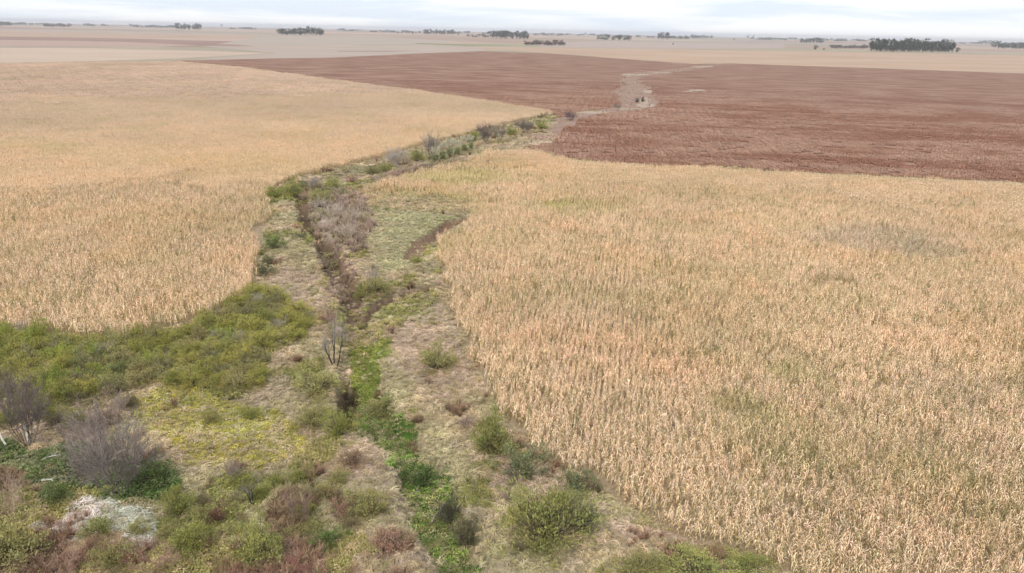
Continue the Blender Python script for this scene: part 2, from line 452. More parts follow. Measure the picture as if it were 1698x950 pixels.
def scatter(name, label, cat, xyz, rot, scl, idx_, tint, coll):
    n = len(xyz)
    me = bpy.data.meshes.new(name)
    me.vertices.add(n); me.vertices.foreach_set('co', np.asarray(xyz, np.float32).ravel())
    a = me.attributes.new('rot', 'FLOAT_VECTOR', 'POINT'); a.data.foreach_set('vector', np.asarray(rot, np.float32).ravel())
    a = me.attributes.new('scl', 'FLOAT_VECTOR', 'POINT'); a.data.foreach_set('vector', np.asarray(scl, np.float32).ravel())
    a = me.attributes.new('pick', 'INT', 'POINT'); a.data.foreach_set('value', np.asarray(idx_, np.int32))
    a = me.attributes.new('tint', 'FLOAT_COLOR', 'POINT')
    c = np.ones((n, 4), np.float32); c[:, :3] = tint; a.data.foreach_set('color', c.ravel())
    o = link(name, me)
    g = bpy.data.node_groups.new(name, 'GeometryNodeTree')
    g.interface.new_socket('Geometry', in_out='INPUT', socket_type='NodeSocketGeometry')
    g.interface.new_socket('Geometry', in_out='OUTPUT', socket_type='NodeSocketGeometry')
    N = g.nodes
    gi, go = N.new('NodeGroupInput'), N.new('NodeGroupOutput')
    ip = N.new('GeometryNodeInstanceOnPoints'); ci = N.new('GeometryNodeCollectionInfo')
    ci.inputs['Collection'].default_value = coll
    ci.inputs['Separate Children'].default_value = True
    ci.inputs['Reset Children'].default_value = True
    ip.inputs['Pick Instance'].default_value = True
    def na(nm, ty):
        q = N.new('GeometryNodeInputNamedAttribute'); q.data_type = ty; q.inputs['Name'].default_value = nm
        return q.outputs['Attribute']
    L = g.links.new
    e2r = N.new('FunctionNodeEulerToRotation')
    L(gi.outputs[0], ip.inputs['Points']); L(ci.outputs[0], ip.inputs['Instance'])
    L(na('rot', 'FLOAT_VECTOR'), e2r.inputs[0]); L(e2r.outputs[0], ip.inputs['Rotation'])
    L(na('scl', 'FLOAT_VECTOR'), ip.inputs['Scale']); L(na('pick', 'INT'), ip.inputs['Instance Index'])
    L(ip.outputs[0], go.inputs[0])
    md = o.modifiers.new('plants', 'NODES'); md.node_group = g
    print(name, n)
    return tag(o, label, cat, kind='stuff')

class MB:
    def __init__(s): s.v = []; s.f = []; s.c = []
    def add(s, pts, faces, col):
        b0 = len(s.v); s.v += [tuple(p) for p in pts]; s.f += [tuple(i + b0 for i in q) for q in faces]
        s.c += [col] * len(pts)
    def ribbon(s, pts, widths, side, col, col2=None):
        b0 = len(s.v); side = np.asarray(side)
        for p, w_ in zip(pts, widths):
            s.v.append(tuple(p - side * w_ / 2)); s.v.append(tuple(p + side * w_ / 2))
        n = len(pts)
        for i in range(n - 1):
            a = b0 + 2 * i; s.f.append((a, a + 1, a + 3, a + 2))
            
        for i in range(n):
            t_ = i / max(n - 1, 1)
            q = tuple(np.array(col) * (1 - t_) + np.array(col2 if col2 is not None else col) * t_)
            s.c += [q, q]
    def tube(s, p0, p1, r0, r1, col, k=4):
        p0 = np.asarray(p0, float); p1 = np.asarray(p1, float)
        d = p1 - p0; d = d / (np.linalg.norm(d) + 1e-9)
        u = np.cross(d, (0, 0, 1) if abs(d[2]) < .9 else (1, 0, 0)); u /= np.linalg.norm(u); v_ = np.cross(d, u)
        b0 = len(s.v)
        for q, r in ((p0, r0), (p1, r1)):
            for j in range(k):
                a = 2 * PI * j / k
                s.v.append(tuple(q + r * (math.cos(a) * u + math.sin(a) * v_))); s.c.append(col)
        for j in range(k):
            s.f.append((b0 + j, b0 + (j + 1) % k, b0 + k + (j + 1) % k, b0 + k + j))
    def mesh(s, name, mat):
        return mesh_from(name, s.v, s.f, [mat], {'leafcol': np.array(s.c)})

def corn_plant(mb, ox=0, oy=0, h=2.0, simple=False, rs=random):
    """one dry maize plant: stalk, drooping leaves, hanging ear, tassel"""
    lx, ly = rs.gauss(0, .06), rs.gauss(0, .06)
    top = np.array([ox + lx * h, oy + ly * h, h])
    base = np.array([ox, oy, 0.])
    b_ = rs.uniform(.8, 1.15)
    stalk = (1.0 * b_, .86 * b_, .62 * b_)
    k = 3
    if simple:
        mb.ribbon([base, top], [.05, .03], (math.cos(1), math.sin(1), 0), tuple(np.array(stalk) * .75), stalk)
    else:
        mb.tube(base, top, .022, .013, tuple(np.array(stalk) * (.8, .8, .7)), 3)
    nl = 5 if simple else rs.randint(8, 11)
    a = rs.uniform(0, 2 * PI)
    for i in range(nl):
        t_ = .22 + .72 * (i + rs.uniform(-.3, .3)) / nl
        p = base + (top - base) * t_
        a += PI + rs.gauss(0, .5)
        d = np.array([math.cos(a), math.sin(a), 0]); sd_ = np.array([-d[1], d[0], 0]) 
        L = rs.uniform(.28, .52) * (1.15 - abs(t_ - .65)); droop = rs.uniform(.4, 1.3)
        v_ = rs.uniform(.72, 1.18)
        base_c = rs.choice([(1.06, .95, .78), (1.0, .88, .70), (1.1, 1.0, .86), (.98, .83, .64), (.78, .71, .50)])
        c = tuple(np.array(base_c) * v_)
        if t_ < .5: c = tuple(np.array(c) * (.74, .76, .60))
        up = rs.uniform(.2, .6)
        pts = [p, p + d * L * .45 + np.array([0, 0, L * up]), p + d * L * .75 + np.array([0, 0, L * (up - droop * .5)])]
        wd = [.03, .075, .05]
        if not simple:
            pts.append(p + d * L * .85 + np.array([0, 0, L * (up - droop * 1.2)])); wd = [.028, .07, .06, .015]
        if simple: wd = [q * 1.5 for q in wd]
        tw = rs.uniform(-.6, .6)
        mb.ribbon(pts, wd, sd_ * math.cos(tw) + np.array([0, 0, math.sin(tw)]), c, tuple(np.array(c) * 1.05))
    # ear with its pale husk
    if rs.random() < .8:
        p = base + (top - base) * rs.uniform(.42, .55)
        d = np.array([math.cos(a + 1), math.sin(a + 1), -.5])
        mb.tube(p, p + d * .22, .035, .02, (1.15, 1.02, .80), 3)
    # tassel
    for j in range(2 if simple else 4):
        aa = rs.uniform(0, 2 * PI)
        d = np.array([math.cos(aa) * .5, math.sin(aa) * .5, 1]); q = top + d * rs.uniform(.14, .26)
        mb.ribbon([top, q], [.022, .012] if not simple else [.04, .03], (-math.sin(aa), math.cos(aa), 0), (.92, .76, .56))

plants = []
for i in range(10):
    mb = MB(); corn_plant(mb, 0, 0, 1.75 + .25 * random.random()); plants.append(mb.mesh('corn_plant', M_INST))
C_PLANT = proto_collection('corn_plant_kind', plants)
tiles2 = []
for i in range(7):
    mb = MB()
    for r_ in range(4):
        for q in range(7):
            if random.random() < .9:
                corn_plant(mb, -.82 + r_ * .55 + random.gauss(0, .07), -.95 + q * .3 + random.gauss(0, .06), 1.75 + .35 * random.random(), True)
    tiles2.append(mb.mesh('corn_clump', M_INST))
tiles8 = []
for i in range(4):
    mb = MB()
    for r_ in range(15):
        for q in range(20):
            if random.random() < .92:
                hh = 1.8 + .3 * random.random(); x_ = -3.85 + r_ * .55 + random.gauss(0, .07); y_ = -3.8 + q * .4 + random.gauss(0, .08)
                a = random.uniform(0, PI); c = random.uniform(.8, 1.15)
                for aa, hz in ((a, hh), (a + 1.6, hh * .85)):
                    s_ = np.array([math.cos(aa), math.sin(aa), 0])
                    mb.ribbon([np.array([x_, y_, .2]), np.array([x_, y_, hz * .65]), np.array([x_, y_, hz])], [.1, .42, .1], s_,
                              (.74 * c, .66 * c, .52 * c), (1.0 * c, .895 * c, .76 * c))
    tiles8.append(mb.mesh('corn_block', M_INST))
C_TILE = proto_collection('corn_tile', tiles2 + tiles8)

CORN_TINT = np.array((.865, .735, .63))
# patches in the fields seen in the photograph: px, py, half width, half height, colour factor, height factor, strength
PATCH = [(695, 345, 125, 24, (.97, .97, .84), .30, .95), (600, 322, 50, 10, (.95, .95, .8), .5, .9), (740, 400, 20, 30, (.95, .97, .8), .6, .8), (950, 350, 95, 16, (.84, .92, .76), .8, .8), (930, 345, 40, 7, (.82, .98, .62), .7, .7), (1130, 378, 55, 8, (.78, .82, .7), .8, .8), (970, 404, 40, 7, (.75, .8, .68), .8, .8),
         (1460, 405, 130, 22, (.80, .84, .98), .8, .85), (1540, 425, 80, 14, (.78, .82, .95), .8, .7), (1375, 478, 35, 7, (.6, .62, .5), .7, .9), (1250, 690, 75, 28, (.60, .70, .48), .75, .8),
         (1200, 560, 190, 70, (.85, .87, .76), .95, .6), (1590, 655, 110, 24, (.82, .84, .9), .8, .7), (1300, 628, 70, 20, (.62, .75, .5), .8, .7), (1380, 750, 200, 70, (.86, .88, .78), .92, .6),
         (1230, 340, 70, 10, (.84, .86, .8), .9, .6), (1330, 385, 60, 9, (.8, .86, .72), .85, .6), (760, 300, 90, 16, (.86, .95, .72), .65, .75), (830, 275, 60, 12, (.92, .9, .8), .6, .7), (700, 330, 80, 14, (.9, .95, .74), .7, .6),
         (1000, 440, 120, 25, (.9, .92, .82), .95, .5), (1560, 790, 90, 60, (.82, .86, .72), .9, .6), (1480, 860, 120, 60, (.95, .88, .82), 1, .4), (1000, 600, 160, 60, (1.08, 1.0, .98), 1, .6),
         (80, 155, 60, 5, (.86, .88, .82), .9, .7), (130, 222, 50, 5, (.8, .84, .74), .85, .7), (215, 235, 80, 6, (.86, .86, .84), .85, .7), (95, 178, 40, 4, (.84, .84, .8), .9, .7),
         (50, 250, 90, 10, (.9, .95, .8), .9, .6), (280, 380, 100, 40, (1.05, 1.0, .95), 1, .5), (40, 505, 60, 22, (.9, .9, .7), .9, .6), (450, 190, 200, 14, (.93, .93, .9), 1, .5),
         (1600, 350, 90, 8, (.85, .88, .8), .9, .5), (1640, 560, 60, 40, (.85, .82, .7), .95, .6), (840, 560, 60, 60, (1.06, 1, .98), 1, .5)]
PW = []
for px, py, rx, ry, cf, hf, st in PATCH:
    cx, cy = P(px, py); x1, _ = P(px + rx, py); _, ya = P(px, py + ry); _, yb = P(px, py - ry)
    PW.append((cx, (ya + yb) / 2, abs(x1 - cx), abs(yb - ya) / 2, np.array(cf), hf, st))

def corn_tint(x, y):
    n = len(x)
    wx = x + (fbm(x, y, 7, 3, 71) - .5) * 9; wy = y + (fbm(x, y, 7, 3, 81) - .5) * 9
    c = np.ones((n, 3)) * CORN_TINT; h = np.ones(n)
    a = fbm(x, y, 45, 4, 91); b_ = fbm(x, y, 12, 3, 101); d = fbm(x, y, 3.2, 2, 111)
    c *= (0.87 + .26 * a)[:, None]
    g = sstep(.50, .72, b_)[:, None] * .24
    c = c * (1 - g) + c * np.array((.74, .82, .58)) * g
    r_ = sstep(.5, .75, fbm(x, y, 9, 3, 121))[:, None] * .55
    c = c * (1 - r_) + c * np.array((1.05, .98, .93)) * r_
    h *= .70 + .34 * d + .08 * a
    for cx, cy, rx, ry, cf, hf, st in PW:
        q = np.hypot((wx - cx) / rx, (wy - cy) / ry)
        m = (1 - sstep(.4, 1.3, q)) * st * (.7 if hf > .7 else 1)
        c = c * (1 - m[:, None]) + c * cf * m[:, None]
        h = h * (1 - m) + h * hf * m
    return c, h

def grid_pts(pg, ang, sx, sy, dmin, dmax, jit=.1):
    ca, sa = math.cos(ang), math.sin(ang)
    q = pg @ np.array([[ca, -sa], [sa, ca]])
    keep = np.hypot(pg[:, 0], pg[:, 1]) > 0
    x0, y0 = q.min(0); x1, y1 = q.max(0)
    lim = dmax * 1.3
    x0, y0 = max(x0, -lim), max(y0, -lim); x1, y1 = min(x1, lim), min(y1, lim)
    gx = np.arange(math.floor(x0 / sx) * sx, x1, sx); gy = np.arange(math.floor(y0 / sy) * sy, y1, sy)
    out = []
    for k in range(0, len(gy), 400):
        A, B = np.meshgrid(gx, gy[k:k + 400]); A = A.ravel(); B = B.ravel()
        A = A + rng.normal(0, jit * sx, A.shape); B = B + rng.normal(0, jit * sy, B.shape)
        x = A * ca - B * sa; y = A * sa + B * ca
        d = np.hypot(x, y) + 90 * (fbm(x, y, 14, 3, 888) - .5)
        m = (d >= dmin) & (d < dmax) & (y > 20)
        x, y = x[m], y[m]
        m = in_view(x, y); x, y = x[m], y[m]
        wa = 2.2 * (fbm(x, y, 4, 3, 501) - .5) + 5 * (fbm(x, y, 16, 2, 511) - .5) * (y > 110); wb = 2.2 * (fbm(x, y, 4, 3, 521) - .5) + 5 * (fbm(x, y, 16, 2, 531) - .5) * (y > 110)
        if dmax > 2000 and sx > 5: wa = wb = 0
        m = inside(x + wa, y + wb, pg); x, y = x[m], y[m]
        out.append(np.stack([x, y], -1))
    return np.concatenate(out)

def corn_field(name, label, pg, ang):
    D1, D2 = 185, 420
    pts = []; sc = []; rot = []; pick = []
    # far blocks that lie wholly inside the field, smaller clumps fill the rest
    g8 = grid_pts(pg, ang, 8, 8, D2, 3000, 0)
    ca, sa = math.cos(ang), math.sin(ang)
    ok = np.ones(len(g8), bool)
    for dx, dy in ((-4, -4), (4, -4), (4, 4), (-4, 4)):
        ok &= inside(g8[:, 0] + dx * ca - dy * sa, g8[:, 1] + dx * sa + dy * ca, pg)
    g8in = g8[ok]
    cells = set(map(tuple, np.round(np.stack([(g8in[:, 0] * ca + g8in[:, 1] * sa) / 8, (-g8in[:, 0] * sa + g8in[:, 1] * ca) / 8], -1)).astype(int)))
    g2 = grid_pts(pg, ang, 2.1, 2.1, D1, 3000, 0.03)
    k = np.round(np.stack([(g2[:, 0] * ca + g2[:, 1] * sa) / 8, (-g2[:, 0] * sa + g2[:, 1] * ca) / 8], -1)).astype(int)
    code = k[:, 0] * 100003 + k[:, 1]
    cc_ = np.array([a * 100003 + b_ for a, b_ in cells]) if cells else np.array([-1])
    g2 = g2[~np.isin(code, cc_)]
    g1 = grid_pts(pg, ang, .60, .29, 0, D1, 0.10)
    n1_, n2_, n8_ = len(g1), len(g2), len(g8in)
    objs = []
    for g_, kind in ((g1, 1), (np.concatenate([g2, g8in]), 2)):
        n = len(g_)
        if not n: continue
        x, y = g_[:, 0], g_[:, 1]
        c, h = corn_tint(x, y)
        z = height(x, y)
        if kind == 1:
            gap = fbm(x, y, 1.3, 2, 131)
            keep = rng.random(n) < np.where(gap > .68, .45, .97) * np.clip(h * 1.1, .3, 1)
            x, y, z, c, h = x[keep], y[keep], z[keep], c[keep], h[keep]; n = len(x)
            rz = rng.uniform(0, 2 * PI, n); pk = rng.integers(0, 10, n)
            rr = np.stack([rng.normal(0, .06, n), rng.normal(0, .06, n), rz], -1)
            s_ = (h * rng.uniform(.85, 1.1, n))
            c = c * rng.uniform(.82, 1.14, (n, 1)) * (1 + rng.normal(0, .03, (n, 3)))
            c *= 1.06
            dk = rng.random(n) < .08 + .10 * (fbm(x, y, 5, 2, 777) > .55)
            c[dk] *= np.array((.42, .48, .36))
            ss = np.stack([s_, s_, s_], -1)
            coll = C_PLANT
        else:
            rz = ang + rng.integers(0, 2, n) * PI
            rr = np.stack([np.zeros(n), np.zeros(n), rz], -1)
            pk = np.concatenate([rng.integers(0, 7, n2_), 7 + rng.integers(0, 4, n8_)])
            ss = np.stack([np.ones(n), np.ones(n), h], -1)
            c = c * rng.uniform(.93, 1.07, (n, 1))
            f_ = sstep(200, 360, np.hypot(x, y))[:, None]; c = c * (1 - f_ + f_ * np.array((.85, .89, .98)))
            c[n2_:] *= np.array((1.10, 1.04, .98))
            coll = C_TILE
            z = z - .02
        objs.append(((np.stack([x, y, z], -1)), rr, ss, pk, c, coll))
    o = scatter(name, label, 'corn field', *objs[0]) if True else None
    p = objs[1]
    o2 = scatter('distant_corn', None, None, *p)
    o2.parent = o
    for k_ in ('label', 'category'):
        if k_ in o2: del o2[k_]
    return o

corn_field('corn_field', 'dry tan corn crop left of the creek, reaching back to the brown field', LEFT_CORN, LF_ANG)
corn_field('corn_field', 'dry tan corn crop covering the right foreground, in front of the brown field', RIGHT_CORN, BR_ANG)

# brown low crop: small bushy plants in tiles
bt = []
for i in range(5):
    mb = MB()
    for r_ in range(7):
        for q in range(8):
            x_ = -1.6 + r_ * .52 + random.gauss(0, .06); y_ = -1.6 + q * .42 + random.gauss(0, .12); s_ = random.uniform(.22, .42); v_ = random.uniform(.82, 1.2)
            for j in range(4):
                a = random.uniform(0, 2 * PI); d = np.array([math.cos(a), math.sin(a), 0])
                mb.ribbon([np.array([x_, y_, .0]), np.array([x_, y_, .35]) + d * s_ * .6, np.array([x_, y_, .45 * random.uniform(.7, 1.2)]) + d * s_], [.05, .16, .06],
                          (-d[1], d[0], 0), (v_ * .8,) * 3, (v_, v_ * .97, v_ * .94))
    bt.append(mb.mesh('brown_tile', M_INST))
C_BR = proto_collection('brown_plants', bt)
g3 = grid_pts(BROWN, BR_ANG, 3.4, 3.4, 0, 560, .02)
m = ~inside(g3[:, 0], g3[:, 1], CREEKFAR)
g3 = g3[m]
x, y = g3[:, 0], g3[:, 1]; n = len(x)
ca, sa = math.cos(BR_ANG), math.sin(BR_ANG)
u, v = x * ca + y * sa, -x * sa + y * ca
s1 = fbm(u / 2.2, v, 8, 4, 141)[:, None]; s2 = fbm(u / 1.8, v, 34, 3, 151)[:, None]
k = sstep(.35, .65, .55 * s1 + .45 * s2)
k = .1 + .8 * k
c = np.array((.36, .182, .122)) * (1 - k) + np.array((.54, .355, .265)) * k
dd = np.hypot(x, y); keep = rng.random(n) < .93
scatter('brown_crop', 'low reddish brown ripe crop filling the broad field behind the corn', 'crop field',
        np.stack([x, y, np.full(n, .06)], -1)[keep], np.stack([np.zeros(n), np.zeros(n), BR_ANG + rng.integers(0, 2, n) * PI], -1)[keep],
        np.stack([np.ones(n), np.ones(n), 1.0 - .88 * sstep(200, 540, dd)], -1)[keep], rng.integers(0, 5, n)[keep], (c * rng.uniform(.9, 1.1, (n, 1)))[keep], C_BR)

# ------------------------------------------------------------------ grasses and weeds beside the creek
def tuft(kind):
    mb = MB()
    if kind == 'grass':
        for j in range(34):
            a = random.uniform(0, 2 * PI); r0 = random.uniform(0, .12); d = np.array([math.cos(a), math.sin(a), 0])
            L = random.uniform(.3, .6); v_ = random.uniform(.65, 1.3)
            lean = random.uniform(.3, 1.1)
            p0 = d * r0
            pts = [p0, p0 + d * L * lean * .4 + np.array([0, 0, L * .55]), p0 + d * L * lean + np.array([0, 0, L * (.75 - .45 * lean)])]
            mb.ribbon(pts, [.02, .03, .008], (-d[1], d[0], 0), (v_ * .8, v_ * .8, v_ * .72), (v_, v_, v_))
    elif kind == 'weed':
        for j in range(46):
            a = random.uniform(0, 2 * PI); rr = .33 * math.sqrt(random.random()); z_ = random.uniform(.05, .42) * (1 - rr)
            p = np.array([rr * math.cos(a), rr * math.sin(a), z_])
            a2 = random.uniform(0, 2 * PI); d = np.array([math.cos(a2), math.sin(a2), random.uniform(-.3, .5)]); L = random.uniform(.08, .16); v_ = random.uniform(.6, 1.35)
            sd_ = np.array([-math.sin(a2), math.cos(a2), random.uniform(-.4, .4)])
            mb.ribbon([p - d * L * .5, p, p + d * L * .5], [.01, L * .55, .01], sd_, (v_, v_, v_ * .9), (v_, v_, v_))
    elif kind == 'twig':
        for j in range(30):
            a = random.uniform(0, 2 * PI); d = np.array([math.cos(a), math.sin(a), 0]); L = random.uniform(.3, .75); v_ = random.uniform(.6, 1.3)
            lean = random.uniform(.15, .9)
            p1 = d * L * lean * .5 + np.array([0, 0, L * .6]); p2 = p1 + d * L * lean * .6 + np.array([random.gauss(0, .06), random.gauss(0, .06), L * .4])
            mb.ribbon([d * .04, p1, p2], [.018, .016, .012], (-d[1], d[0], 0), (v_ * .7,) * 3, (v_,) * 3)
            for q in range(2):
                e = np.array([random.gauss(0, .1), random.gauss(0, .1), random.uniform(.02, .12)])
                mb.ribbon([p1, p1 + e], [.014, .02], (0.7, .7, 0), (v_,) * 3)
    elif kind == 'flat':
        for j in range(26):
            a = random.gauss(.4, .9); d = np.array([math.cos(a), math.sin(a), random.uniform(-.08, .25)]); L = random.uniform(.25, .7); v_ = random.uniform(.6, 1.3)
            p = np.array([random.uniform(-.25, .25), random.uniform(-.25, .25), random.uniform(.05, .22)])
            mb.ribbon([p - d * L / 2, p + np.array([0, 0, .05]), p + d * L / 2], [.01, .04, .01], (-d[1], d[0], random.uniform(-.5, .5)), (v_,) * 3)
    return mb.mesh('tuft_' + kind, M_TUFT)
C_TUFT = proto_collection('tuft_kind', [tuft('grass') for _ in range(3)] + [tuft('weed') for _ in range(3)] + [tuft('twig') for _ in range(3)] + [tuft('flat') for _ in range(3)])

def bank_points(sp, y0, y1):
    xx = np.arange(-150, 75, sp); yy = np.arange(y0, y1, sp)
    A, B = np.meshgrid(xx, yy); A = (A + rng.uniform(-.5, .5, A.shape) * sp).ravel(); B = (B + rng.uniform(-.5, .5, B.shape) * sp).ravel()
    m = in_view(A, B, 200, 130) & ~inside(A, B, LEFT_CORN) & (~inside(A, B, RIGHT_CORN) | inside(A, B, LOWCORN)) & (~inside(A, B, BROWN) | inside(A, B, WASH))
    return A[m], B[m]
bx, by, bs = [], [], []
for sp, y0, y1, s_ in ((.34, 36, 78, .95), (.45, 78, 120, 1.1), (.62, 120, 180, 1.3), (.95, 180, 345, 1.7)):
    a, b_ = bank_points(sp, y0, y1); bx.append(a); by.append(b_); bs.append(np.full(len(a), s_))
bx = np.concatenate(bx); by = np.concatenate(by); bs = np.concatenate(bs)
# the reach of the creek inside the brown field
cf = rng.uniform(CREEKFAR.min(0), CREEKFAR.max(0), (60000, 2)); cf = cf[inside(cf[:, 0], cf[:, 1], CREEKFAR)][:5000]
bx = np.concatenate([bx, cf[:, 0]]); by = np.concatenate([by, cf[:, 1]]); bs = np.concatenate([bs, np.full(len(cf), 1.1)])
jx = bx + (fbm(bx, by, 3, 3, 41) - .5) * 3.2; jy = by + (fbm(bx, by, 3, 3, 51) - .5) * 3.2
zone = np.zeros(len(bx), int)          # 0 dry grass
def setz(pg, k, prob=1.0):
    for q in (pg if isinstance(pg, list) else [pg]):
        m = inside(jx, jy, q) & (rng.random(len(bx)) < prob)
        zone[m] = k
nz = fbm(bx, by, 5.5, 4, 201); nz2 = fbm(bx, by, 2.4, 3, 211)
zone[(nz > .61)] = 1                    # olive grass drifts
zone[(nz2 > .76)] = 5
zone[(nz2 < .36)] = 8
setz(LOWCORN, 0, .9); setz(BRUSH, 7, .7); setz(BRUSH, 5, .3); setz(WASH, 8, .8); setz(MEADOW, 6); setz(PURPLE, 7, .45); setz(SCARP, 7, .25); setz(OLIVE, 1, .6); setz(PINK, 8, .8); setz(THICKET, 1, .8); setz(YELLOW, 2, .8)
setz(GREENBANK, 1, .8); setz(LUSH, 3, .62); setz(LUSH2, 9, .8); setz(TEAL, 4, .85); setz(RED, 5, .7); setz(RED2, 5, .85); setz(WHITE, 10, .78)
bl = inside(jx, jy, poly([(-200, 830), (420, 800), (560, 830), (620, 1050), (-200, 1050)]))
zone[bl & (nz > .5) & (zone != 10)] = 1
# (name, label, category, kinds of tuft, colours)
Z = {
    0: ('dry_grass', 'pale matted dry grass on the banks along the creek', 'grass', (0, 1, 2, 9, 10), [(.48, .385, .25), (.42, .345, .215), (.53, .43, .30), (.43, .355, .215)], .8),
    1: ('olive_grass', 'olive green grass among the shrubs on the banks', 'grass', (0, 1, 2, 3, 4), [(.27, .255, .09), (.33, .30, .12), (.22, .21, .08), (.40, .33, .18)], 1.0),
    2: ('yellow_ground_cover', 'yellow green low ground cover in the clearing below the thicket', 'ground cover', (3, 4, 5, 0), [(.50, .43, .10), (.43, .395, .12), (.54, .46, .15), (.34, .31, .12), (.52, .43, .27), (.50, .42, .28)], .75),
    3: ('creek_weeds', 'bright green weeds filling the floor of the creek', 'weeds', (3, 4, 5, 1), [(.21, .30, .08), (.25, .34, .09), (.14, .17, .06), (.33, .34, .12), (.36, .31, .18), (.26, .23, .13), (.2, .24, .08)], 1.0),
    4: ('dark_green_weeds', 'dark green weeds under the bare shrubs at the lower left', 'weeds', (3, 4, 5), [(.10, .15, .05), (.12, .18, .06), (.16, .18, .10), (.24, .22, .12)], 1.2),
    5: ('red_brown_weeds', 'reddish brown dead weeds at the lower left corner and banks', 'weeds', (6, 7, 8, 6, 7), [(.30, .18, .13), (.25, .155, .105), (.40, .28, .20), (.33, .26, .16), (.27, .17, .12)], 1.1),
    6: ('meadow_grass', 'pale green grass in the small meadow between gully and corn', 'grass', (0, 1, 2, 10), [(.54, .455, .30), (.48, .41, .26), (.57, .48, .33), (.42, .385, .21)], .7),
    7: ('grey_brush', 'low grey purple brush on the gully bank', 'brush', (6, 7, 8), [(.42, .325, .27), (.36, .28, .23), (.47, .37, .31), (.36, .31, .19)], 1.3),
    8: ('bleached_grass', 'pinkish bleached grass lying flat beside the gully', 'grass', (9, 10, 11, 0), [(.50, .39, .29), (.44, .34, .245), (.54, .43, .33), (.38, .31, .2)], .75),
    9: ('young_grass', 'yellow green fresh grass in the shallow creek bed', 'grass', (0, 1, 3, 4), [(.24, .27, .06), (.19, .22, .06), (.29, .28, .09)], .9),
    10: ('bleached_straw', 'whitish bleached straw lying in a heap at the lower left', 'straw', (9, 10, 11), [(.68, .64, .58), (.58, .53, .48), (.74, .70, .65), (.40, .36, .28)], .9),
}
sdep = height(bx, by, True); mdep = height(bx, by, 2)
gn = fbm(bx, by, 2.2, 2, 601)
open_ = rng.random(len(bx)) > np.maximum(sstep(.2, .5, sdep) * .75, sstep(.8, 1.7, mdep) * .85 * (by > 84)) * sstep(.22, .42, gn)
for k, (nm, lb, ct, kinds, pal, sc_) in Z.items():
    m = (zone == k) & open_
    if k in (0, 8, 6): m &= rng.random(len(bx)) < .8
    x, y, s0 = bx[m], by[m], bs[m]; n = len(x)
    c = np.array(pal)[rng.integers(0, len(pal), n)] * rng.uniform(.82, 1.18, (n, 1)) * (1.3 if k in (0, 1, 6, 8, 9) else 1.12)
    c *= (.62 + .76 * fbm(x, y, 3.5, 4, 221))[:, None]
    w3 = sstep(.35, .65, fbm(x, y, 7, 3, 231))[:, None]; c = c * (w3 * np.array((1.08, 1, .96)) + (1 - w3) * np.array((.93, .98, .84)))
    s_ = s0 * sc_ * np.clip(rng.lognormal(0, .3, n), .5, 1.6)
    scatter(nm, lb, ct, np.stack([x, y, height(x, y) - .03], -1), np.stack([rng.normal(0, .12, n), rng.normal(0, .12, n), rng.normal(.4, .9, n) if k in (0, 8) else rng.uniform(0, 6.28, n)], -1),
            np.stack([s_, s_, s_ * rng.uniform(.7, 1.2, n)], -1), np.array(kinds)[rng.integers(0, len(kinds), n)], c, C_TUFT)

# ------------------------------------------------------------------ shrubs
def green_shrub_meshes(seed, feather=True, nclump=88, per=46, hr=.72):
    rs = random.Random(seed)
    fo, st = MB(), MB()
    for i in range(nclump):
        a = rs.uniform(0, 2 * PI); el_ = math.asin(rs.uniform(0.02, 1) ** .8)
        rad = (.30 + .17 * rs.random()) * (1 + .25 * math.sin(2 * a + seed) + .16 * math.sin(5 * a + seed * 2.3))
        if rs.random() < .3: rad *= rs.uniform(.4, .85)
        cx = np.array([math.cos(a) * math.cos(el_) * rad, math.sin(a) * math.cos(el_) * rad, .06 + math.sin(el_) * hr * rad / .45 * .82])
        sz = rs.uniform(.06, .125)
        cl = rs.uniform(.75, 1.25)
        warm = rs.uniform(-.06, .10)
        st.tube((rs.gauss(0, .03), rs.gauss(0, .03), -.02), cx * .9, .009, .003, (.8, .75, .7), 3)
        for j in range(per):
            g = np.array([rs.gauss(0, 1), rs.gauss(0, 1), rs.gauss(0, .9)]) * sz * .55
            p = cx + g
            if p[2] < .01: p[2] = .01 + .03 * rs.random()
            out = p - np.array([0, 0, -.1]); out = out / (np.linalg.norm(out) + 1e-6)
            d = out * .6 + np.array([rs.gauss(0, .45), rs.gauss(0, .45), .55 + rs.gauss(0, .4)]); d /= np.linalg.norm(d)
            L = rs.uniform(.028, .062) if feather else rs.uniform(.02, .04)
            s_ = np.cross(d, (rs.gauss(0, 1), rs.gauss(0, 1), rs.gauss(0, 1))); s_ /= np.linalg.norm(s_) + 1e-6
            v_ = cl * rs.uniform(.72, 1.3)
            col = (v_ * (1 + warm), v_, v_ * (1 - warm))
            fo.ribbon([p, p + d * L * .5, p + d * L], [.002, (.012 if feather else .022), .002], s_, col)
    return fo.mesh('foliage', M_LEAF), st.mesh('stems', M_BARK)

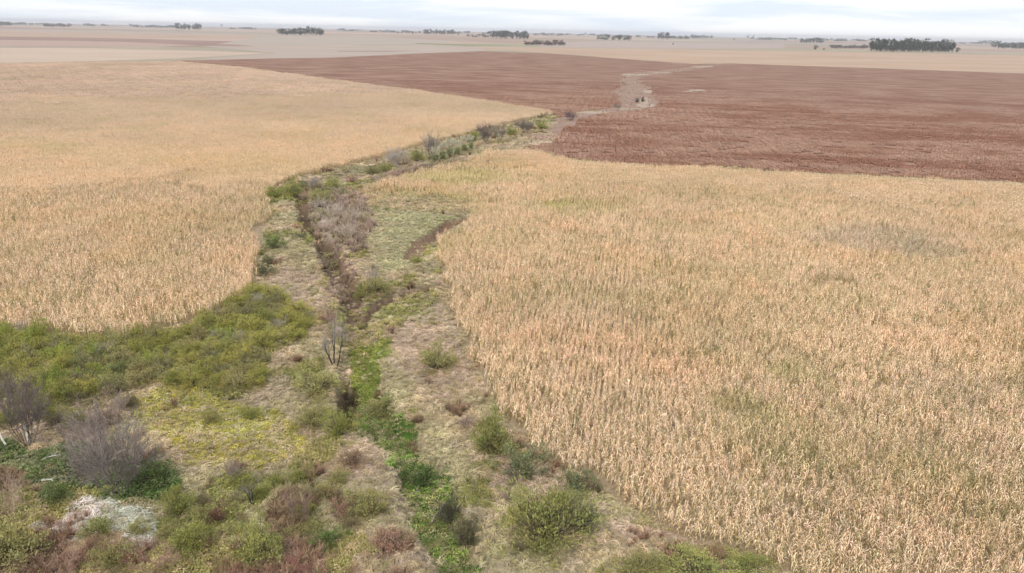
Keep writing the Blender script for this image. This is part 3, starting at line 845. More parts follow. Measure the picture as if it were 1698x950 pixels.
def grow(thick, fine, p, d, L, r, lev, rs, maxlev, spread, nchild, col):
    seg = 3 if lev < 2 else 2
    q = p
    for i in range(seg):
        d = d + np.array([rs.gauss(0, .10), rs.gauss(0, .10), rs.gauss(.03, .07)]); d = d / np.linalg.norm(d)
        e = q + d * L / seg
        r1 = r * (1 - .22 * (i + 1) / 1.6)
        v_ = rs.uniform(.75, 1.25); c = tuple(np.array(col) * v_)
        if lev <= 1: thick.tube(q, e, r, r1, c, 4)
        elif lev == 2: fine.tube(q, e, r, r1, c, 3)
        else:
            s_ = np.cross(d, (rs.gauss(0, 1), rs.gauss(0, 1), rs.gauss(0, 1))); s_ /= np.linalg.norm(s_) + 1e-6
            fine.ribbon([q, e], [r * 2, r1 * 2], s_, c)
        if lev < maxlev and (i > 0 or lev > 0):
            for k_ in range(int(nchild + rs.random() * .999)):
                ax = np.array([rs.gauss(0, 1), rs.gauss(0, 1), rs.gauss(0, .6)]); ax -= d * ax.dot(d); ax /= np.linalg.norm(ax) + 1e-6
                nd = d + ax * spread * rs.uniform(.5, 1.2); nd[2] += .12; nd /= np.linalg.norm(nd)
                grow(thick, fine, q + (e - q) * rs.uniform(.3, 1), nd, L * rs.uniform(.45, .68), max(r1 * .55, .0019), lev + 1, rs, maxlev, spread, nchild, col)
        q = e; r = r1

def bare_shrub_meshes(seed, nstem=13, fan=.75, maxlev=3, nchild=3, L=.55, r=.011):
    rs = random.Random(seed); th, fi = MB(), MB()
    for i in range(nstem):
        a = 2 * PI * (i + rs.random()) / nstem; f = fan * rs.uniform(.25, 1)
        d = np.array([math.cos(a) * f, math.sin(a) * f, 1.]); d /= np.linalg.norm(d)
        grow(th, fi, np.array([math.cos(a) * .04, math.sin(a) * .04, -.02]), d, L * rs.uniform(.7, 1.1), r * rs.uniform(.7, 1.2), 0, rs, maxlev, .75, nchild, (1, 1, 1))
    return fi.mesh('twigs', M_BARK), th.mesh('stems', M_BARK)

GREEN = [green_shrub_meshes(i, True) for i in range(5)]
LEAFY = [green_shrub_meshes(20 + i, False, 50, 50, .62) for i in range(2)]
REED = []
for i in range(2):                                           # tall tussock: long arching blades and pale plumes
    rs = random.Random(90 + i); mb = MB(); pl = MB()
    for j in range(420):
        a = rs.uniform(0, 2 * PI); d = np.array([math.cos(a), math.sin(a), 0]); L = rs.uniform(.5, .9); ln = rs.uniform(.15, .75); v_ = rs.uniform(.7, 1.3)
        p0 = d * rs.uniform(0, .12)
        mb.ribbon([p0, p0 + d * L * ln * .35 + np.array([0, 0, L * .6]), p0 + d * L * ln + np.array([0, 0, L * (.85 - .5 * ln)])], [.02, .02, .004], (-d[1], d[0], 0), (v_ * .8,) * 3, (v_,) * 3)
    for j in range(46):
        a = rs.uniform(0, 2 * PI); d = np.array([math.cos(a) * rs.uniform(.1, .45), math.sin(a) * rs.uniform(.1, .45), 1]); L = rs.uniform(.75, 1.05); p = d * L; v_ = rs.uniform(.8, 1.15)
        pl.ribbon([d * .3, p], [.006, .006], (1, 0, 0), (.6,) * 3)
        for an in (0, 1.57):
            pl.ribbon([p - d * .06, p + d * .06, p + d * .2], [.01, .05, .01], (math.cos(an), math.sin(an), 0), (v_,) * 3)
    REED.append((mb.mesh('blades', M_LEAF), pl.mesh('plumes', M_LEAF)))
BARE = [bare_shrub_meshes(1, 19, .9, 3, 2.3, .5, .0055), bare_shrub_meshes(2, 12, .8, 3, 2.4, .55, .007), bare_shrub_meshes(3, 13, .95, 3, 2.5, .5, .007)]
BARET = [bare_shrub_meshes(5, 3, .35, 4, 2, .62, .022)]
FINE = [bare_shrub_meshes(8, 7, .8, 3, 2, .52, .0048), bare_shrub_meshes(9, 8, .95, 3, 2, .52, .0048)]
print('shrub tris', [len(a.polygons) for a, b_ in GREEN + LEAFY + BARE + BARET + FINE])

PROTO = {}
def plant(kind, px, py, wpx, hpx, col, label, cat='shrub', group=None, barkcol=None, var=None, name=None, world=None, rz=None):
    """kind: prototypes; px, py = where its foot stands, wpx, hpx = its size in the photograph"""
    protos = {'green': GREEN, 'leafy': LEAFY, 'reed': REED, 'bare': BARE, 'tree': BARET, 'fine': FINE}[kind]
    unit_w = {'green': .95, 'leafy': .95, 'reed': 1.1, 'bare': 1.25, 'tree': .85, 'fine': 1.2}[kind]
    unit_h = {'green': .80, 'leafy': .66, 'reed': .85, 'bare': .95, 'tree': 1.15, 'fine': .9}[kind]
    i = random.randrange(len(protos)) if var is None else var % len(protos)
    x, y = P(px, py) if world is None else world
    zz = float(height(np.array([x]), np.array([y]))[0])
    if world is None and zz < -.3:
        x, y = P(px, py, zz); zz = float(height(np.array([x]), np.array([y]))[0])
    dep = float(proj(np.array(x), np.array(y))[2])
    if world is None:
        sw = wpx * dep / FOC / unit_w; sh = hpx * dep / FOC / unit_h / .93
    else:
        sw, sh = wpx / unit_w, hpx / unit_h
    nm = name or {'green': 'green_shrub', 'leafy': 'leafy_shrub', 'reed': 'grass_tussock', 'bare': 'bare_shrub', 'tree': 'bare_tree', 'fine': 'twiggy_shrub'}[kind]
    parts = {'reed': ('blades', 'plumes'), 'green': ('foliage', 'stems'), 'leafy': ('foliage', 'stems')}.get(kind, ('twigs', 'stems'))
    if kind == 'tree': parts = ('twigs', 'trunk')
    o = bpy.data.objects.new(nm, None); COL.objects.link(o); o.empty_display_size = .3
    o.location = (x, y, zz - .05)
    o.rotation_euler = (0, 0, random.uniform(0, 6.28) if rz is None else rz)
    o.scale = (sw, sw, sh)
    tag(o, label, cat, group)
    bc = barkcol or (.16, .13, .11)
    jitter = random.uniform(.9, 1.1)
    key = (kind, i)
    if key not in PROTO:
        A, B = link(parts[0], protos[i][0], o), link(parts[1], protos[i][1], o)
        PROTO[key] = (A, B)
    else:
        A, B = PROTO[key][0].copy(), PROTO[key][1].copy()
        A.name, B.name = parts
        COL.objects.link(A); COL.objects.link(B); A.parent = o; B.parent = o
    if kind in ('green', 'leafy'): ca_, cb_ = col, bc
    elif kind == 'reed': ca_, cb_ = col, bc
    else: ca_, cb_ = col, (barkcol or col)
    A.color = (*[c * jitter * 1.12 for c in ca_], 1); B.color = (*cb_, 1)
    return o

OL = (.25, .26, .075); OL2 = (.30, .28, .11); DG = (.14, .185, .065); GR = (.235, .24, .08); TG = (.19, .21, .11); BG = (.29, .30, .10)
BR = (.25, .21, .19); BRL = (.40, .35, .31); BRD = (.17, .135, .125); RB = (.36, .23, .17); PKB = (.43, .31, .235)
DK = (.07, .055, .05)

# the large bare shrubs and small trees
plant('bare', 200, 822, 180, 160, BR, 'largest bare grey shrub with many fanned stems, above the whitish straw', 'bare shrub', var=0, barkcol=(.19, .165, .14))
plant('bare', 48, 740, 130, 125, BRD, 'tall dark bare shrub at the left edge with purplish twigs', 'bare shrub', var=1, barkcol=(.15, .125, .115))
plant('fine', 120, 745, 150, 75, (.27, .2, .17), 'wide brown twiggy shrub between the two big bare shrubs', 'bare shrub', var=0)
plant('fine', 185, 705, 130, 70, (.26, .2, .17), 'brown twiggy shrub behind the largest bare grey shrub', 'bare shrub', var=1)
plant('fine', 385, 805, 60, 62, BR, 'thin upright bare shrub at the lower edge of the yellow clearing', 'bare shrub', var=0)
plant('tree', 418, 838, 40, 58, (.22, .2, .15), 'small bare sapling with greenish twigs beside the thin upright shrub', 'bare tree', var=0, barkcol=DK)
plant('fine', 495, 872, 72, 80, (.28, .19, .16), 'reddish grey bare shrub standing among red brown weeds, right of the sapling', 'bare shrub', var=1)
plant('tree', 556, 608, 62, 92, (.31, .27, .25), 'small bare tree with dark forked trunk on the left creek bank', 'bare tree', var=0, barkcol=DK, rz=1.0)
plant('fine', 617, 478, 40, 54, (.30, .26, .26), 'slender grey bare shrub right of the deep gully', 'bare shrub', var=0)
plant('bare', 716, 264, 40, 46, (.27, .24, .22), 'bare tree rising at the left end of the pale tussocks', 'bare tree', barkcol=(.10, .085, .09), var=1, name='bare_tree')
plant('bare', 657, 278, 48, 40, BRL, 'low bare grey shrub left of the bare tree by the corn edge', 'bare shrub', var=2)
plant('bare', 805, 236, 34, 34, BRD, 'dark bare shrub, left half of the wide pair at the corn edge', 'bare shrub', var=0)
plant('bare', 828, 235, 38, 30, (.22, .2, .16), 'greenish grey bare shrub, right half of the wide pair at the corn edge', 'bare shrub', var=1)
plant('bare', 872, 221, 42, 28, BRD, 'round dark bare shrub where the left corn field narrows', 'bare shrub', var=2)
plant('bare', 946, 200, 30, 18, (.2, .14, .14), 'small dark purplish bush standing in front of the left brown field', 'bare shrub', var=0)
plant('bare', 1024, 183, 18, 12, (.22, .2, .15), 'small olive bush beside the pale creek bend', 'bare shrub', var=1)
plant('leafy', 1056, 170, 9, 7, (.06, .055, .045), 'tiny dark bush inside the creek bend, left one of two', 'shrub')
plant('leafy', 1066, 169, 9, 8, (.06, .055, .045), 'tiny dark bush inside the creek bend, right one of two', 'shrub')
plant('fine', 520, 312, 46, 24, (.3, .27, .25), 'hazy grey twiggy shrub on the bend of the creek', 'bare shrub')
# pale cluster on the right bank of the gully
for k_, (a, b_, c, d) in enumerate([(532, 350, 44, 26), (558, 362, 46, 34), (588, 370, 44, 34), (545, 385, 42, 34), (578, 400, 46, 40)]):
    plant('fine', a, b_, c, d, (.56, .47, .41) if k_ % 2 else (.50, .42, .36), 'pale purplish bare shrub in the dense clump on the right bank of the gully', 'bare shrub', 'bare shrubs clumped on the gully bank')
# single green shrubs
for a, b_, c, d, col, lb, kd in [
    (453, 413, 42, 24, DG, 'dark green rounded shrub alone at the edge of the left corn', 'leafy'),
    (445, 437, 34, 16, TG, 'low grey green shrub, upper one below the dark rounded shrub', 'leafy'),
    (437, 455, 36, 20, (.13, .14, .075), 'low dull green shrub, lowest of three along the left corn edge', 'leafy'),
    (815, 752, 96, 70, GR, 'bushy green shrub against the corner of the right corn field', 'green'),
    (866, 790, 92, 52, TG, 'grey green shrub between the two largest green shrubs by the right corn', 'leafy'),
    (905, 890, 165, 100, GR, 'largest green shrub, broad and bright, near the bottom right of the creek', 'green'),
    (955, 815, 76, 42, TG, 'grey green shrub touching the edge of the right corn field', 'leafy'),
    (965, 870, 70, 55, TG, 'dull green shrub leaning out of the right side of the largest green shrub', 'green'),
    (722, 610, 72, 44, OL2, 'olive feathery shrub on the right bank, opposite the small bare tree', 'green'),
    (525, 650, 84, 38, OL2, 'low olive shrub left of the dark eroded bank', 'green'),
    (520, 705, 70, 36, OL2, 'low olive shrub, left of the pair below the eroded bank', 'green'),
    (562, 720, 62, 46, OL, 'olive shrub, right of the pair below the eroded bank', 'green'),
    (606, 852, 78, 48, OL2, 'olive shrub beside a reddish one on the left bank', 'green'),
    (568, 856, 44, 34, RB, 'reddish brown shrub beside an olive one on the left bank', 'leafy'),
    (435, 925, 100, 68, BG, 'bright olive shrub among red weeds near the bottom edge', 'green'),
    (545, 905, 64, 34, (.12, .18, .05), 'dark green leafy shrub right of the bright olive shrub', 'leafy'),
    (637, 914, 66, 34, RB, 'rust brown rounded shrub above the creek near the bottom', 'leafy'),
    (1160, 958, 130, 46, BG, 'bright green shrub at the bottom edge by the right corn', 'green'),
    (1060, 950, 90, 40, OL2, 'olive shrub at the bottom edge left of the bright green one', 'green'),
    (1240, 950, 80, 30, OL, 'olive shrub at the bottom edge below the corn corner', 'green'),
    (553, 313, 24, 22, BG, 'small bright green shrub at the top of the gully', 'green'),
    (583, 303, 22, 13, RB, 'small rust brown bush right of the bright green shrub', 'leafy'),
    (460, 328, 40, 22, OL, 'olive shrub on the left side of the creek bend', 'green'),
    (487, 322, 38, 22, GR, 'green shrub in the middle of the creek bend', 'green'),
    (535, 340, 44, 26, OL2, 'olive shrub at the head of the deep gully', 'green'),
    (640, 285, 34, 16, OL, 'low green shrub left along the corn edge strip', 'green'),
    (620, 288, 30, 14, (.19, .18, .07), 'low dull olive shrub, leftmost along the corn edge strip', 'green'),
    (692, 268, 30, 20, GR, 'green shrub just left of the bare tree', 'green'),
    (783, 236, 20, 18, OL, 'olive shrub left of the wide bare pair', 'green'),
    (848, 225, 22, 16, OL, 'olive shrub between the bare pair and the round dark shrub', 'green'),
    (897, 214, 22, 14, OL, 'olive shrub right of the round dark bare shrub', 'green'),
    (625, 508, 66, 30, OL2, 'olive shrub at the foot of the slender grey bare shrub', 'green'),
    (600, 500, 36, 34, (.24, .23, .08), 'yellow olive shrub on the rim of the deep gully', 'green'),
    (690, 434, 22, 13, BG, 'small bright green bush at the near end of the meadow ditch', 'leafy'),
    (625, 690, 66, 34, OL2, 'olive shrub growing in the lush green creek bed', 'green'),
    (700, 808, 70, 44, (.09, .14, .045), 'dark green shrub in the creek bed beside the bleached branches', 'leafy'),
    (745, 865, 54, 52, (.12, .12, .08), 'dark twiggy shrub hanging over the creek bed', 'leafy'),
    (775, 905, 66, 60, (.16, .15, .085), 'dull brown green shrub in the creek bed near the bottom edge', 'green'),
    (360, 865, 46, 30, (.2, .11, .08), 'small dark reddish bush below the bare sapling', 'leafy'),
    (30, 862, 150, 85, PKB, 'large pinkish brown shrub at the left edge near the bottom', 'fine'),
    (20, 930, 150, 70, OL2, 'olive brown shrub at the bottom left corner', 'green'),
    (165, 885, 58, 34, OL, 'olive shrub growing through the whitish straw, left one', 'green'),
    (225, 885, 44, 26, OL2, 'small olive shrub growing through the whitish straw, right one', 'green'),
    (190, 935, 80, 44, OL2, 'olive shrub just below the whitish straw', 'green'),
    (300, 850, 70, 44, OL, 'olive shrub right of the largest bare grey shrub', 'green'),
    (320, 905, 84, 46, OL, 'olive shrub among red weeds left of the bright olive shrub', 'green'),
    (130, 780, 110, 40, TG, 'grey green shrub left of the largest bare grey shrub', 'leafy'),
    (255, 800, 90, 38, DG, 'dark green shrub at the right foot of the largest bare shrub', 'leafy'),
    (95, 835, 60, 40, DG, 'dark green leafy shrub right of the pinkish brown shrub', 'leafy'),
    (270, 945, 110, 40, RB, 'red brown bush at the bottom edge, right one of two', 'fine'),
    (110, 945, 110, 50, RB, 'red brown bush at the bottom edge, left one of two', 'fine'),
    (500, 940, 90, 34, (.3, .13, .11), 'dark red bush at the bottom edge right of the bright olive shrub', 'fine'),
    (585, 770, 50, 30, (.27, .19, .12), 'brown olive bush on the left bank below the yellow clearing', 'green'),
    (560, 800, 40, 24, OL2, 'low olive bush at the lower right of the yellow clearing', 'green'),
    (350, 700, 40, 20, (.27, .25, .09), 'low yellowish bush in the middle of the yellow clearing', 'green'),
    (415, 690, 40, 22, OL, 'low olive bush at the upper right of the yellow clearing', 'green')]:
    plant(kd, a, b_, c, d, col, lb, 'shrub')
plant('leafy', 500, 395, 26, 10, (.15,.15,.1), 'low grey green bush on the left bank of the gully', 'shrub')

# pale tussocks with plumes
for a, b_, c, d in ((722, 268, 22, 17), (734, 265, 22, 20), (747, 262, 22, 22), (758, 257, 20, 18), (770, 252, 20, 18), (781, 247, 18, 15)):
    plant('reed', a, b_, c, d, (.30, .31, .15), 'pale plumed grass tussock in the row right of the bare tree', 'tussock', 'pale tussocks in a row by the creek', barkcol=(.58, .55, .42))
# thicket
xx = np.arange(-75, 0, 2.3); yy = np.arange(55, 125, 2.3)
A, B = np.meshgrid(xx, yy); A = (A + rng.uniform(-.8, .8, A.shape)).ravel(); B = (B + rng.uniform(-.8, .8, B.shape)).ravel()
m = inside(A, B, THICKET) & in_view(A, B, 60, 50)
A, B = A[m], B[m]
tn = fbm(A, B, 9, 3, 301)
order = np.argsort(-B)
print('thicket', len(A))
for i in order:
    t_ = tn[i] + random.gauss(0, .07)
    w_ = random.uniform(2.6, 4.4); h_ = random.uniform(1.3, 2.5)
    qx, qy, _d = proj(A[i], B[i]); 
    where = ('at the left edge of the photo' if qx < 110 else 'at its right tip by the creek bank' if qx > 430 else
             'against the left corn edge' if qy < 560 + (340 - qx) * .12 * (qx > 200) - 20 else 'bordering the yellow clearing' if qy > 600 and qx > 200 else 'in its middle')
    if random.random() < .05:
        plant('fine', 0, 0, w_, h_ * 1.2, (.36, .31, .26), 'greyish bare shrub poking out of the green thicket below the left corn', 'shrub', 'bare shrubs in the thicket', world=(A[i], B[i]))
    else:
        col = random.choice([(.31, .30, .08), (.35, .33, .095), (.26, .265, .075), (.31, .275, .12), (.26, .24, .12), (.38, .35, .10)])
        if t_ < .42: col = tuple(np.array(col) * (.9, 1.05, .85))
        plant('green', 0, 0, w_, h_, col, ('yellowish olive' if col[0] > .3 else 'dull green') + ' shrub in the thicket ' + where, 'shrub', 'green shrubs packed in the thicket', world=(A[i], B[i]))
# smaller mixed bushes across the lower left and along the banks
def fill(pg, sp, n_label, group, chooser, cat='shrub', cap=80):
    x0, y0 = pg.min(0); x1, y1 = pg.max(0)
    A, B = np.meshgrid(np.arange(x0, x1, sp), np.arange(y0, y1, sp))
    A = (A + rng.uniform(-.45, .45, A.shape) * sp).ravel(); B = (B + rng.uniform(-.45, .45, B.shape) * sp).ravel()
    m = inside(A, B, pg) & in_view(A, B, 40, 40)
    for a, b_ in list(zip(A[m], B[m]))[:cap]:
        kd, w_, h_, col = chooser()
        plant(kd, 0, 0, w_, h_, col, n_label, cat, group, world=(a, b_))
fill(poly([(0, 880), (60, 880), (300, 910), (520, 900), (600, 960), (0, 960)]), 2.0, 'low red brown twiggy bush in the weeds along the bottom left edge', 'red brown bushes at the bottom left',
     lambda: ('fine', random.uniform(1.6, 2.8), random.uniform(.8, 1.5), random.choice([RB, (.22, .12, .09), PKB])))
fill(poly([(240, 820), (440, 790), (560, 800), (620, 880), (430, 930), (240, 930)]), 2.5, 'small olive bush scattered over the slope left of the creek near the bottom', 'small olive bushes on the lower left slope',
     lambda: ('green', random.uniform(1.5, 2.8), random.uniform(.7, 1.3), random.choice([OL, OL2, (.24, .2, .11)])))
fill(poly([(0, 640), (200, 640), (230, 700), (110, 740), (0, 700)]), 2.6, 'brownish olive bush behind the dark bare shrub at the left edge', 'brownish bushes behind the big bare shrubs',
     lambda: (random.choice(['fine', 'green']), random.uniform(2.2, 3.6), random.uniform(1.2, 2.0), random.choice([(.2, .18, .09), (.24, .19, .14), OL])))
fill(poly([(740, 700), (800, 690), (860, 790), (820, 900), (1040, 900), (1000, 960), (830, 960), (770, 800)]), 3.1, 'small dull bush on the right bank between the creek and large green shrubs', 'small bushes on the lower right bank',
     lambda: (random.choice(['fine', 'green', 'green']), random.uniform(1.4, 2.4), random.uniform(.5, 1.1), random.choice([OL2, (.25, .21, .13), (.3, .23, .18)])))

fill(poly([(560, 690), (640, 760), (700, 880), (720, 950), (600, 950), (560, 820)]), 3.0, 'small brown bush on the dry strip left of the creek near the bottom', 'small bushes on the left creek strip',
     lambda: (random.choice(['fine', 'green']), random.uniform(1.2, 2.2), random.uniform(.5, .9), random.choice([OL2, (.34, .27, .17), (.4, .3, .2)])))
fill(poly([(585, 700), (640, 720), (700, 780), (740, 850), (800, 930), (720, 930), (660, 800)]), 3.2, 'tangled dull green bush in the creek bed near the bottom', 'tangled bushes in the creek bed',
     lambda: (random.choice(['leafy', 'green', 'fine']), random.uniform(1.2, 2.4), random.uniform(.6, 1.2), random.choice([(.17, .17, .08), (.22, .23, .08), (.3, .25, .18), (.13, .16, .06)])))
fill(poly([(640, 520), (740, 480), (780, 620), (840, 720), (740, 700), (680, 640)]), 4.2, 'low tan brush tuft on the right bank beside the corn', 'low tufts on the right bank',
     lambda: ('fine', random.uniform(1.2, 2.2), random.uniform(.35, .7), random.choice([(.42, .33, .24), (.36, .31, .17), (.42, .3, .25)])))

# bleached fallen branches
def branch(pts, r, px, py, ang, label, col=(.62, .58, .52)):
    mb = MB(); pts = [np.array(p, float) for p in pts]
    for i in range(len(pts) - 1):
        mb.tube(pts[i], pts[i + 1], r * (1 - .7 * i / len(pts)), r * (1 - .7 * (i + 1) / len(pts)), (1, 1, 1), 6)
    q = pts[len(pts) // 2]
    mb.tube(q, q + np.array([.3, .35, .25]), r * .5, r * .2, (1, 1, 1), 5)
    mb.tube(pts[1], pts[1] + np.array([-.1, -.3, .22]), r * .45, r * .15, (.9, .9, .9), 5)
    o = link('fallen_branch', mb.mesh('fallen_branch', M_BARK)); o.color = (*col, 1)
    x, y = P(px, py); o.location = (x, y, float(height(np.array([x]), np.array([y]))[0]) + .22); o.rotation_euler = (0, 0, ang)
    tag(o, label, 'branch')
branch([(0, 0, 0), (.5, .1, .35), (1.0, .1, .8), (1.5, .2, 1.3)], .09, 12, 745, 2.4, 'bleached white branch leaning at the left edge, leftmost')
branch([(0, 0, 0), (.4, .1, .5), (.8, 0, .9), (1.1, .2, 1.5)], .09, 50, 740, 2.2, 'bleached white branch leaning under the dark bare shrub')
branch([(0, 0, 0), (.5, .2, .1), (.9, .2, .15), (1.4, .3, .1)], .08, 70, 768, .3, 'short bleached branch lying on the dark green weeds')
branch([(0, 0, 0), (.4, .3, .1), (.8, .4, .2), (1.2, .4, .25)], .08, 70, 802, -.6, 'short bleached branch lying left of the largest bare shrub')
branch([(0, 0, 0), (.6, .3, .2), (1.3, .4, .3), (2.0, .8, .4)], .08, 715, 838, .8, 'grey dead branch lying across the creek bed', (.4, .35, .31))
branch([(0, 0, 0), (.6, -.2, .2), (1.1, -.1, .3), (1.8, .2, .5)], .07, 690, 790, 1.6, 'grey dead branch at the edge of the green creek bed', (.4, .36, .32))

# ------------------------------------------------------------------ trees on the plain
def far_tree(seed, tall):
    rs = random.Random(seed); cr, tr = MB(), MB()
    tr.tube((0, 0, 0), (rs.gauss(0, .02), rs.gauss(0, .02), .55), .03, .018, (1, 1, 1), 5)
    n = 16 if tall else 20
    for i in range(n):
        a = rs.uniform(0, 2 * PI); t_ = rs.random()
        rad = (.16 if tall else .36) * math.sqrt(rs.random()); z_ = .25 + .66 * t_ if tall else .22 + .6 * t_
        if not tall: rad *= math.sqrt(max(.05, 1 - (2 * t_ - 1) ** 2)) * 1.1
        c = np.array([math.cos(a) * rad, math.sin(a) * rad, z_]); v0 = rs.uniform(.7, 1.3)
        tr.tube((0, 0, z_ * .6), c, .012, .004, (1, 1, 1), 3)
        for j in range(26):
            p = c + np.array([rs.gauss(0, 1), rs.gauss(0, 1), rs.gauss(0, .9)]) * (.055 if tall else .075)
            d = np.array([rs.gauss(0, 1), rs.gauss(0, 1), rs.gauss(0, 1)]); d /= np.linalg.norm(d); s_ = np.cross(d, (rs.gauss(0, 1), .3, rs.gauss(0, 1))); s_ /= np.linalg.norm(s_)
            v_ = v0 * rs.uniform(.8, 1.2); cr.ribbon([p - d * .03, p, p + d * .03], [.01, .055, .01], s_, (v_, v_, v_))
    return cr.mesh('crown', M_LEAF), tr.mesh('trunk', M_BARK)
ROUND = [far_tree(60 + i, False) for i in range(3)]; TALL = [far_tree(70 + i, True) for i in range(3)]
tproto = {}
def eye(px): return 51 + .02025 * (px - 849)
def ftree(px, pyb, hpx, kind, col, label, group=None, wfac=1.0):
    x, y = P(px, pyb); dep = float(proj(np.array(x), np.array(y))[2])
    h_ = hpx * dep / FOC
    pr = (TALL if kind == 't' else ROUND); i = random.randrange(3)
    o = bpy.data.objects.new('tall_tree' if kind == 't' else ('scrub_bush' if kind == 's' else 'round_tree'), None); COL.objects.link(o)
    o.location = (x, y, 0)
    wf = h_ * wfac * random.uniform(.9, 1.2)
    o.scale = (wf, wf, h_ * 1.05); o.rotation_euler = (0, 0, random.uniform(0, 6.28))
    tag(o, label, 'tree' if kind != 's' else 'shrub', group)
    k_ = (kind == 't', i)
    if k_ not in tproto:
        A, B = link('crown', pr[i][0], o), link('trunk', pr[i][1], o); tproto[k_] = (A, B)
    else:
        A, B = tproto[k_][0].copy(), tproto[k_][1].copy(); COL.objects.link(A); COL.objects.link(B); A.parent = o; B.parent = o
        A.name = 'crown'; B.name = 'trunk'
    v_ = random.uniform(.85, 1.15)
    A.color = (*[c * v_ for c in col], 1); B.color = (.16, .13, .11, 1)
    return o
TC = (.055, .075, .045); TCB = (.06, .075, .05); TB = (.14, .12, .09)
GROVES = [
    (292, 336, 50, 7, 11, 12, 't', TC, 'dark tree in the compact grove near the left of the horizon', 'trees of the compact left grove', 1.4),
    (462, 535, 59, 8, 14, 18, 'm', TC, 'dark tree in the long grove left of the centre horizon', 'trees of the long left grove', 1.3),
    (701, 751, 58, 6, 9, 12, 't', TCB, 'hazy tree in the grove just left of the centre horizon', 'trees of the centre grove', 1.5),
    (816, 878, 65, 8, 15, 13, 'm', TC, 'tree in the dark grove right of the centre horizon', 'trees of the dark centre grove', 1.4),
    (872, 938, 76, 6, 10, 15, 's', (.12, .095, .08), 'brownish low tree in the nearer clump in front of the dark centre grove', 'trees of the brownish low clump', 1.6),
    (988, 1046, 67, 4, 10, 12, 'm', TCB, 'hazy tree in the grove spreading right of the centre', 'trees of the hazy grove', 1.7),
    (1090, 1108, 66, 10, 12, 5, 't', TCB, 'tree in the small square grove right of the centre', 'trees of the small square grove', 1.3),
    (1109, 1140, 65, 4, 7, 9, 's', TCB, 'low hazy tree right beside the small square grove', 'low trees beside the square grove', 1.7),
    (1145, 1180, 64, 4, 7, 9, 's', TCB, 'faint low tree in the row between the square grove and the pair of trees', 'faint low trees', 1.7),
    (1328, 1364, 72, 5, 11, 8, 'm', TC, 'tree in the grove on the horizon left of the largest grove', 'trees of the grove left of the largest', 1.5),
    (1377, 1440, 81, 4, 8, 20, 's', (.16, .13, .11), 'grey low scrub tree in the row leading to the largest grove', 'grey scrub row', 1.8),
    (1441, 1582, 86, 13, 21, 46, 't', TC, 'tall dark tree in the largest grove on the right', 'trees of the largest grove', 1.15),
    (1447, 1575, 86, 6, 10, 22, 's', (.07, .065, .05), 'low dark tree under the tall trees of the largest grove', 'understorey of the largest grove', 1.6),
    (1648, 1712, 82, 8, 14, 15, 'm', TC, 'tree in the grove at the right end of the horizon', 'trees of the right end grove', 1.3),
    (1622, 1642, 73, 4, 8, 5, 's', TCB, 'faint distant tree left of the right end grove', 'faint trees left of the right end grove', 1.4),
    (72, 116, 45, 3, 8, 13, 's', (.09, .09, .07), 'hazy tree in the low grove near the left end of the horizon', 'trees of the low left grove', 1.8),
    (-4, 18, 43, 5, 8, 7, 's', TCB, 'faint tree at the far left end of the horizon', 'faint trees at the left end', 1.5),
    (655, 692, 55.5, 2, 4, 7, 's', TCB, 'faint tiny tree far left of the centre grove', 'faint tiny trees left of the centre', 1.6),
    (775, 812, 62.5, 3, 7, 8, 's', TCB, 'small dark tree in the scattered row before the dark centre grove', 'scattered trees before the centre grove', 1.3),
    (228, 278, 46.3, 3, 5, 8, 's', TCB, 'faint tiny tree left of the compact left grove', 'faint tiny trees at the left', 1.8),
    (1376, 1425, 67.2, 3, 4, 6, 's', TCB, 'faint far tree above the grey scrub row', 'faint far trees above the scrub', 2.0),
]
for x0, x1, yb, h0, h1, n, kd, col, lb, gp, wf in GROVES:
    for i in range(n):
        px = x0 + (x1 - x0) * (i + random.uniform(.1, .9)) / n
        yb_ = yb + .02025 * (px - (x0 + x1) / 2) * .6 - random.random() * (1.4 if yb > eye(px) + 12 else .5)
        hh = random.uniform(h0, h1)
        ft = kd if kd != 'm' else random.choice('tss')
        ftree(px, yb_, hh, ft, col, lb, gp, wf)
for px, yb, hp, lb in ((1587, 88, 10, 'lone small dark tree just right of the largest grove'), (1352, 83.5, 9, 'lone small tree in the field, left of a tiny shrub'),
                       (1366, 83.5, 4, 'tiny lone shrub in the field left of the grey scrub row'), (1240, 63.5, 6, 'small tree on the horizon, left one of an isolated pair'),
                       (1249, 63.5, 6, 'small tree on the horizon, right one of an isolated pair'), (1217, 67.5, 4, 'tiny dark tree below and left of the isolated pair'),
                       (1116, 74.5, 4, 'tiny lone tree in the field below the square grove'), (760, 58.8, 4, 'tiny dark tree right after the hazy centre grove'),
                       (685, 56.5, 5, 'small dark tree left of the hazy centre grove'), (971, 57.5, 4, 'faint tree standing up on the horizon left of the hazy grove'),
                       (368, 44.8, 5, 'faint tree on the horizon right of the compact left grove')):
    ftree(px, yb, hp, 's', TC, lb, None, .9)
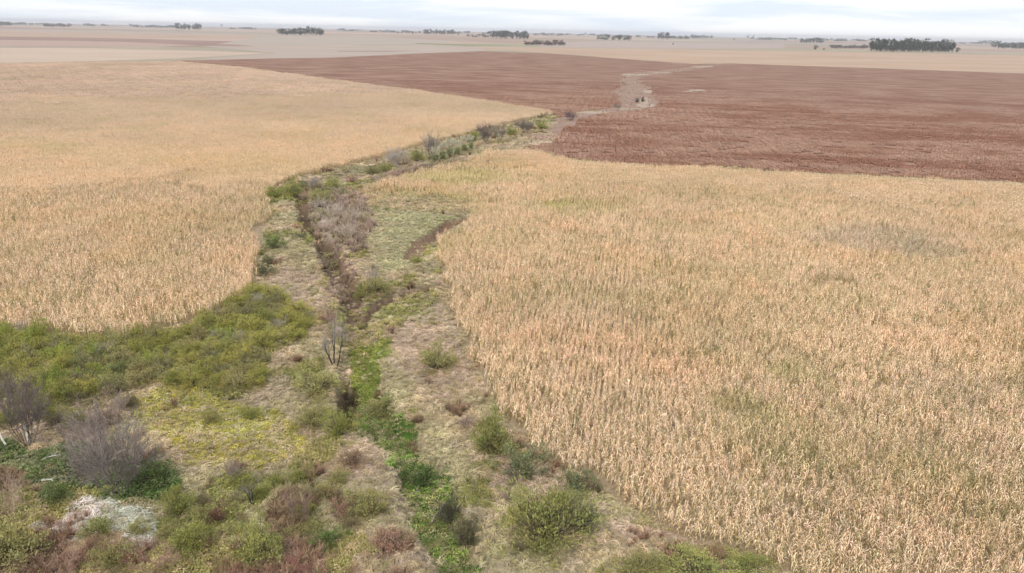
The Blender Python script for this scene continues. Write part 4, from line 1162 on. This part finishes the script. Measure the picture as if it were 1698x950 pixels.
# faint woods right on the horizon: one mass
mb = MB()
for i in range(260):
    px = random.uniform(-80, 1780)
    if fbm(np.array([px]), np.array([3.]), 60, 2, 401)[0] < .45: continue
    e = eye(px); yb = e + random.uniform(4.0, 6.5)
    x, y = P(px, yb); d_ = float(proj(np.array(x), np.array(y))[2]); h_ = random.uniform(1.6, 3.6) * d_ / FOC; wd = random.uniform(3, 9) * d_ / FOC
    for j in range(14):
        cx = x + random.gauss(0, .4) * wd; cy = y + random.gauss(0, .3) * wd; hh = h_ * random.uniform(.5, 1)
        a = random.uniform(-.5, .5)
        s_ = np.array([math.cos(a), math.sin(a), 0])
        mb.ribbon([np.array([cx, cy, 0]), np.array([cx, cy, hh * .6]), np.array([cx, cy, hh])], [wd * .2, wd * .3, wd * .1], s_, (random.uniform(.7, 1.2),) * 3)
o = link('horizon_woods', mb.mesh('horizon_woods', M_LEAF)); o.color = (.06, .075, .05, 1)
tag(o, 'faint bluish woods strung along the far horizon', 'woods', kind='stuff')

# ------------------------------------------------------------------ haze
hm = bpy.data.materials.new('haze'); hm.use_nodes = True
ht = hm.node_tree; ht.nodes.clear()
ho = ht.nodes.new('ShaderNodeOutputMaterial'); pv = ht.nodes.new('ShaderNodeVolumePrincipled')
pv.inputs['Density'].default_value = HAZE_DENSITY; pv.inputs['Color'].default_value = (.99, .955, 1.0, 1); pv.inputs['Anisotropy'].default_value = 0.2
ht.links.new(pv.outputs[0], ho.inputs['Volume'])
hx, hy0, hy1, hz0, hz1 = 18500, -3300, 16500, -6.0, 62.0
hv = [(sx * hx, yy_, zz) for zz in (hz0, hz1) for yy_ in (hy0, hy1) for sx in (-1, 1)]
me = bpy.data.meshes.new('haze'); me.from_pydata(hv, [], [(0, 2, 3, 1), (4, 5, 7, 6), (0, 1, 5, 4), (2, 6, 7, 3), (0, 4, 6, 2), (1, 3, 7, 5)])
me.materials.append(hm); me.update()
o = link('haze', me); tag(o, 'thin pale air haze over the whole plain', 'haze', kind='stuff')
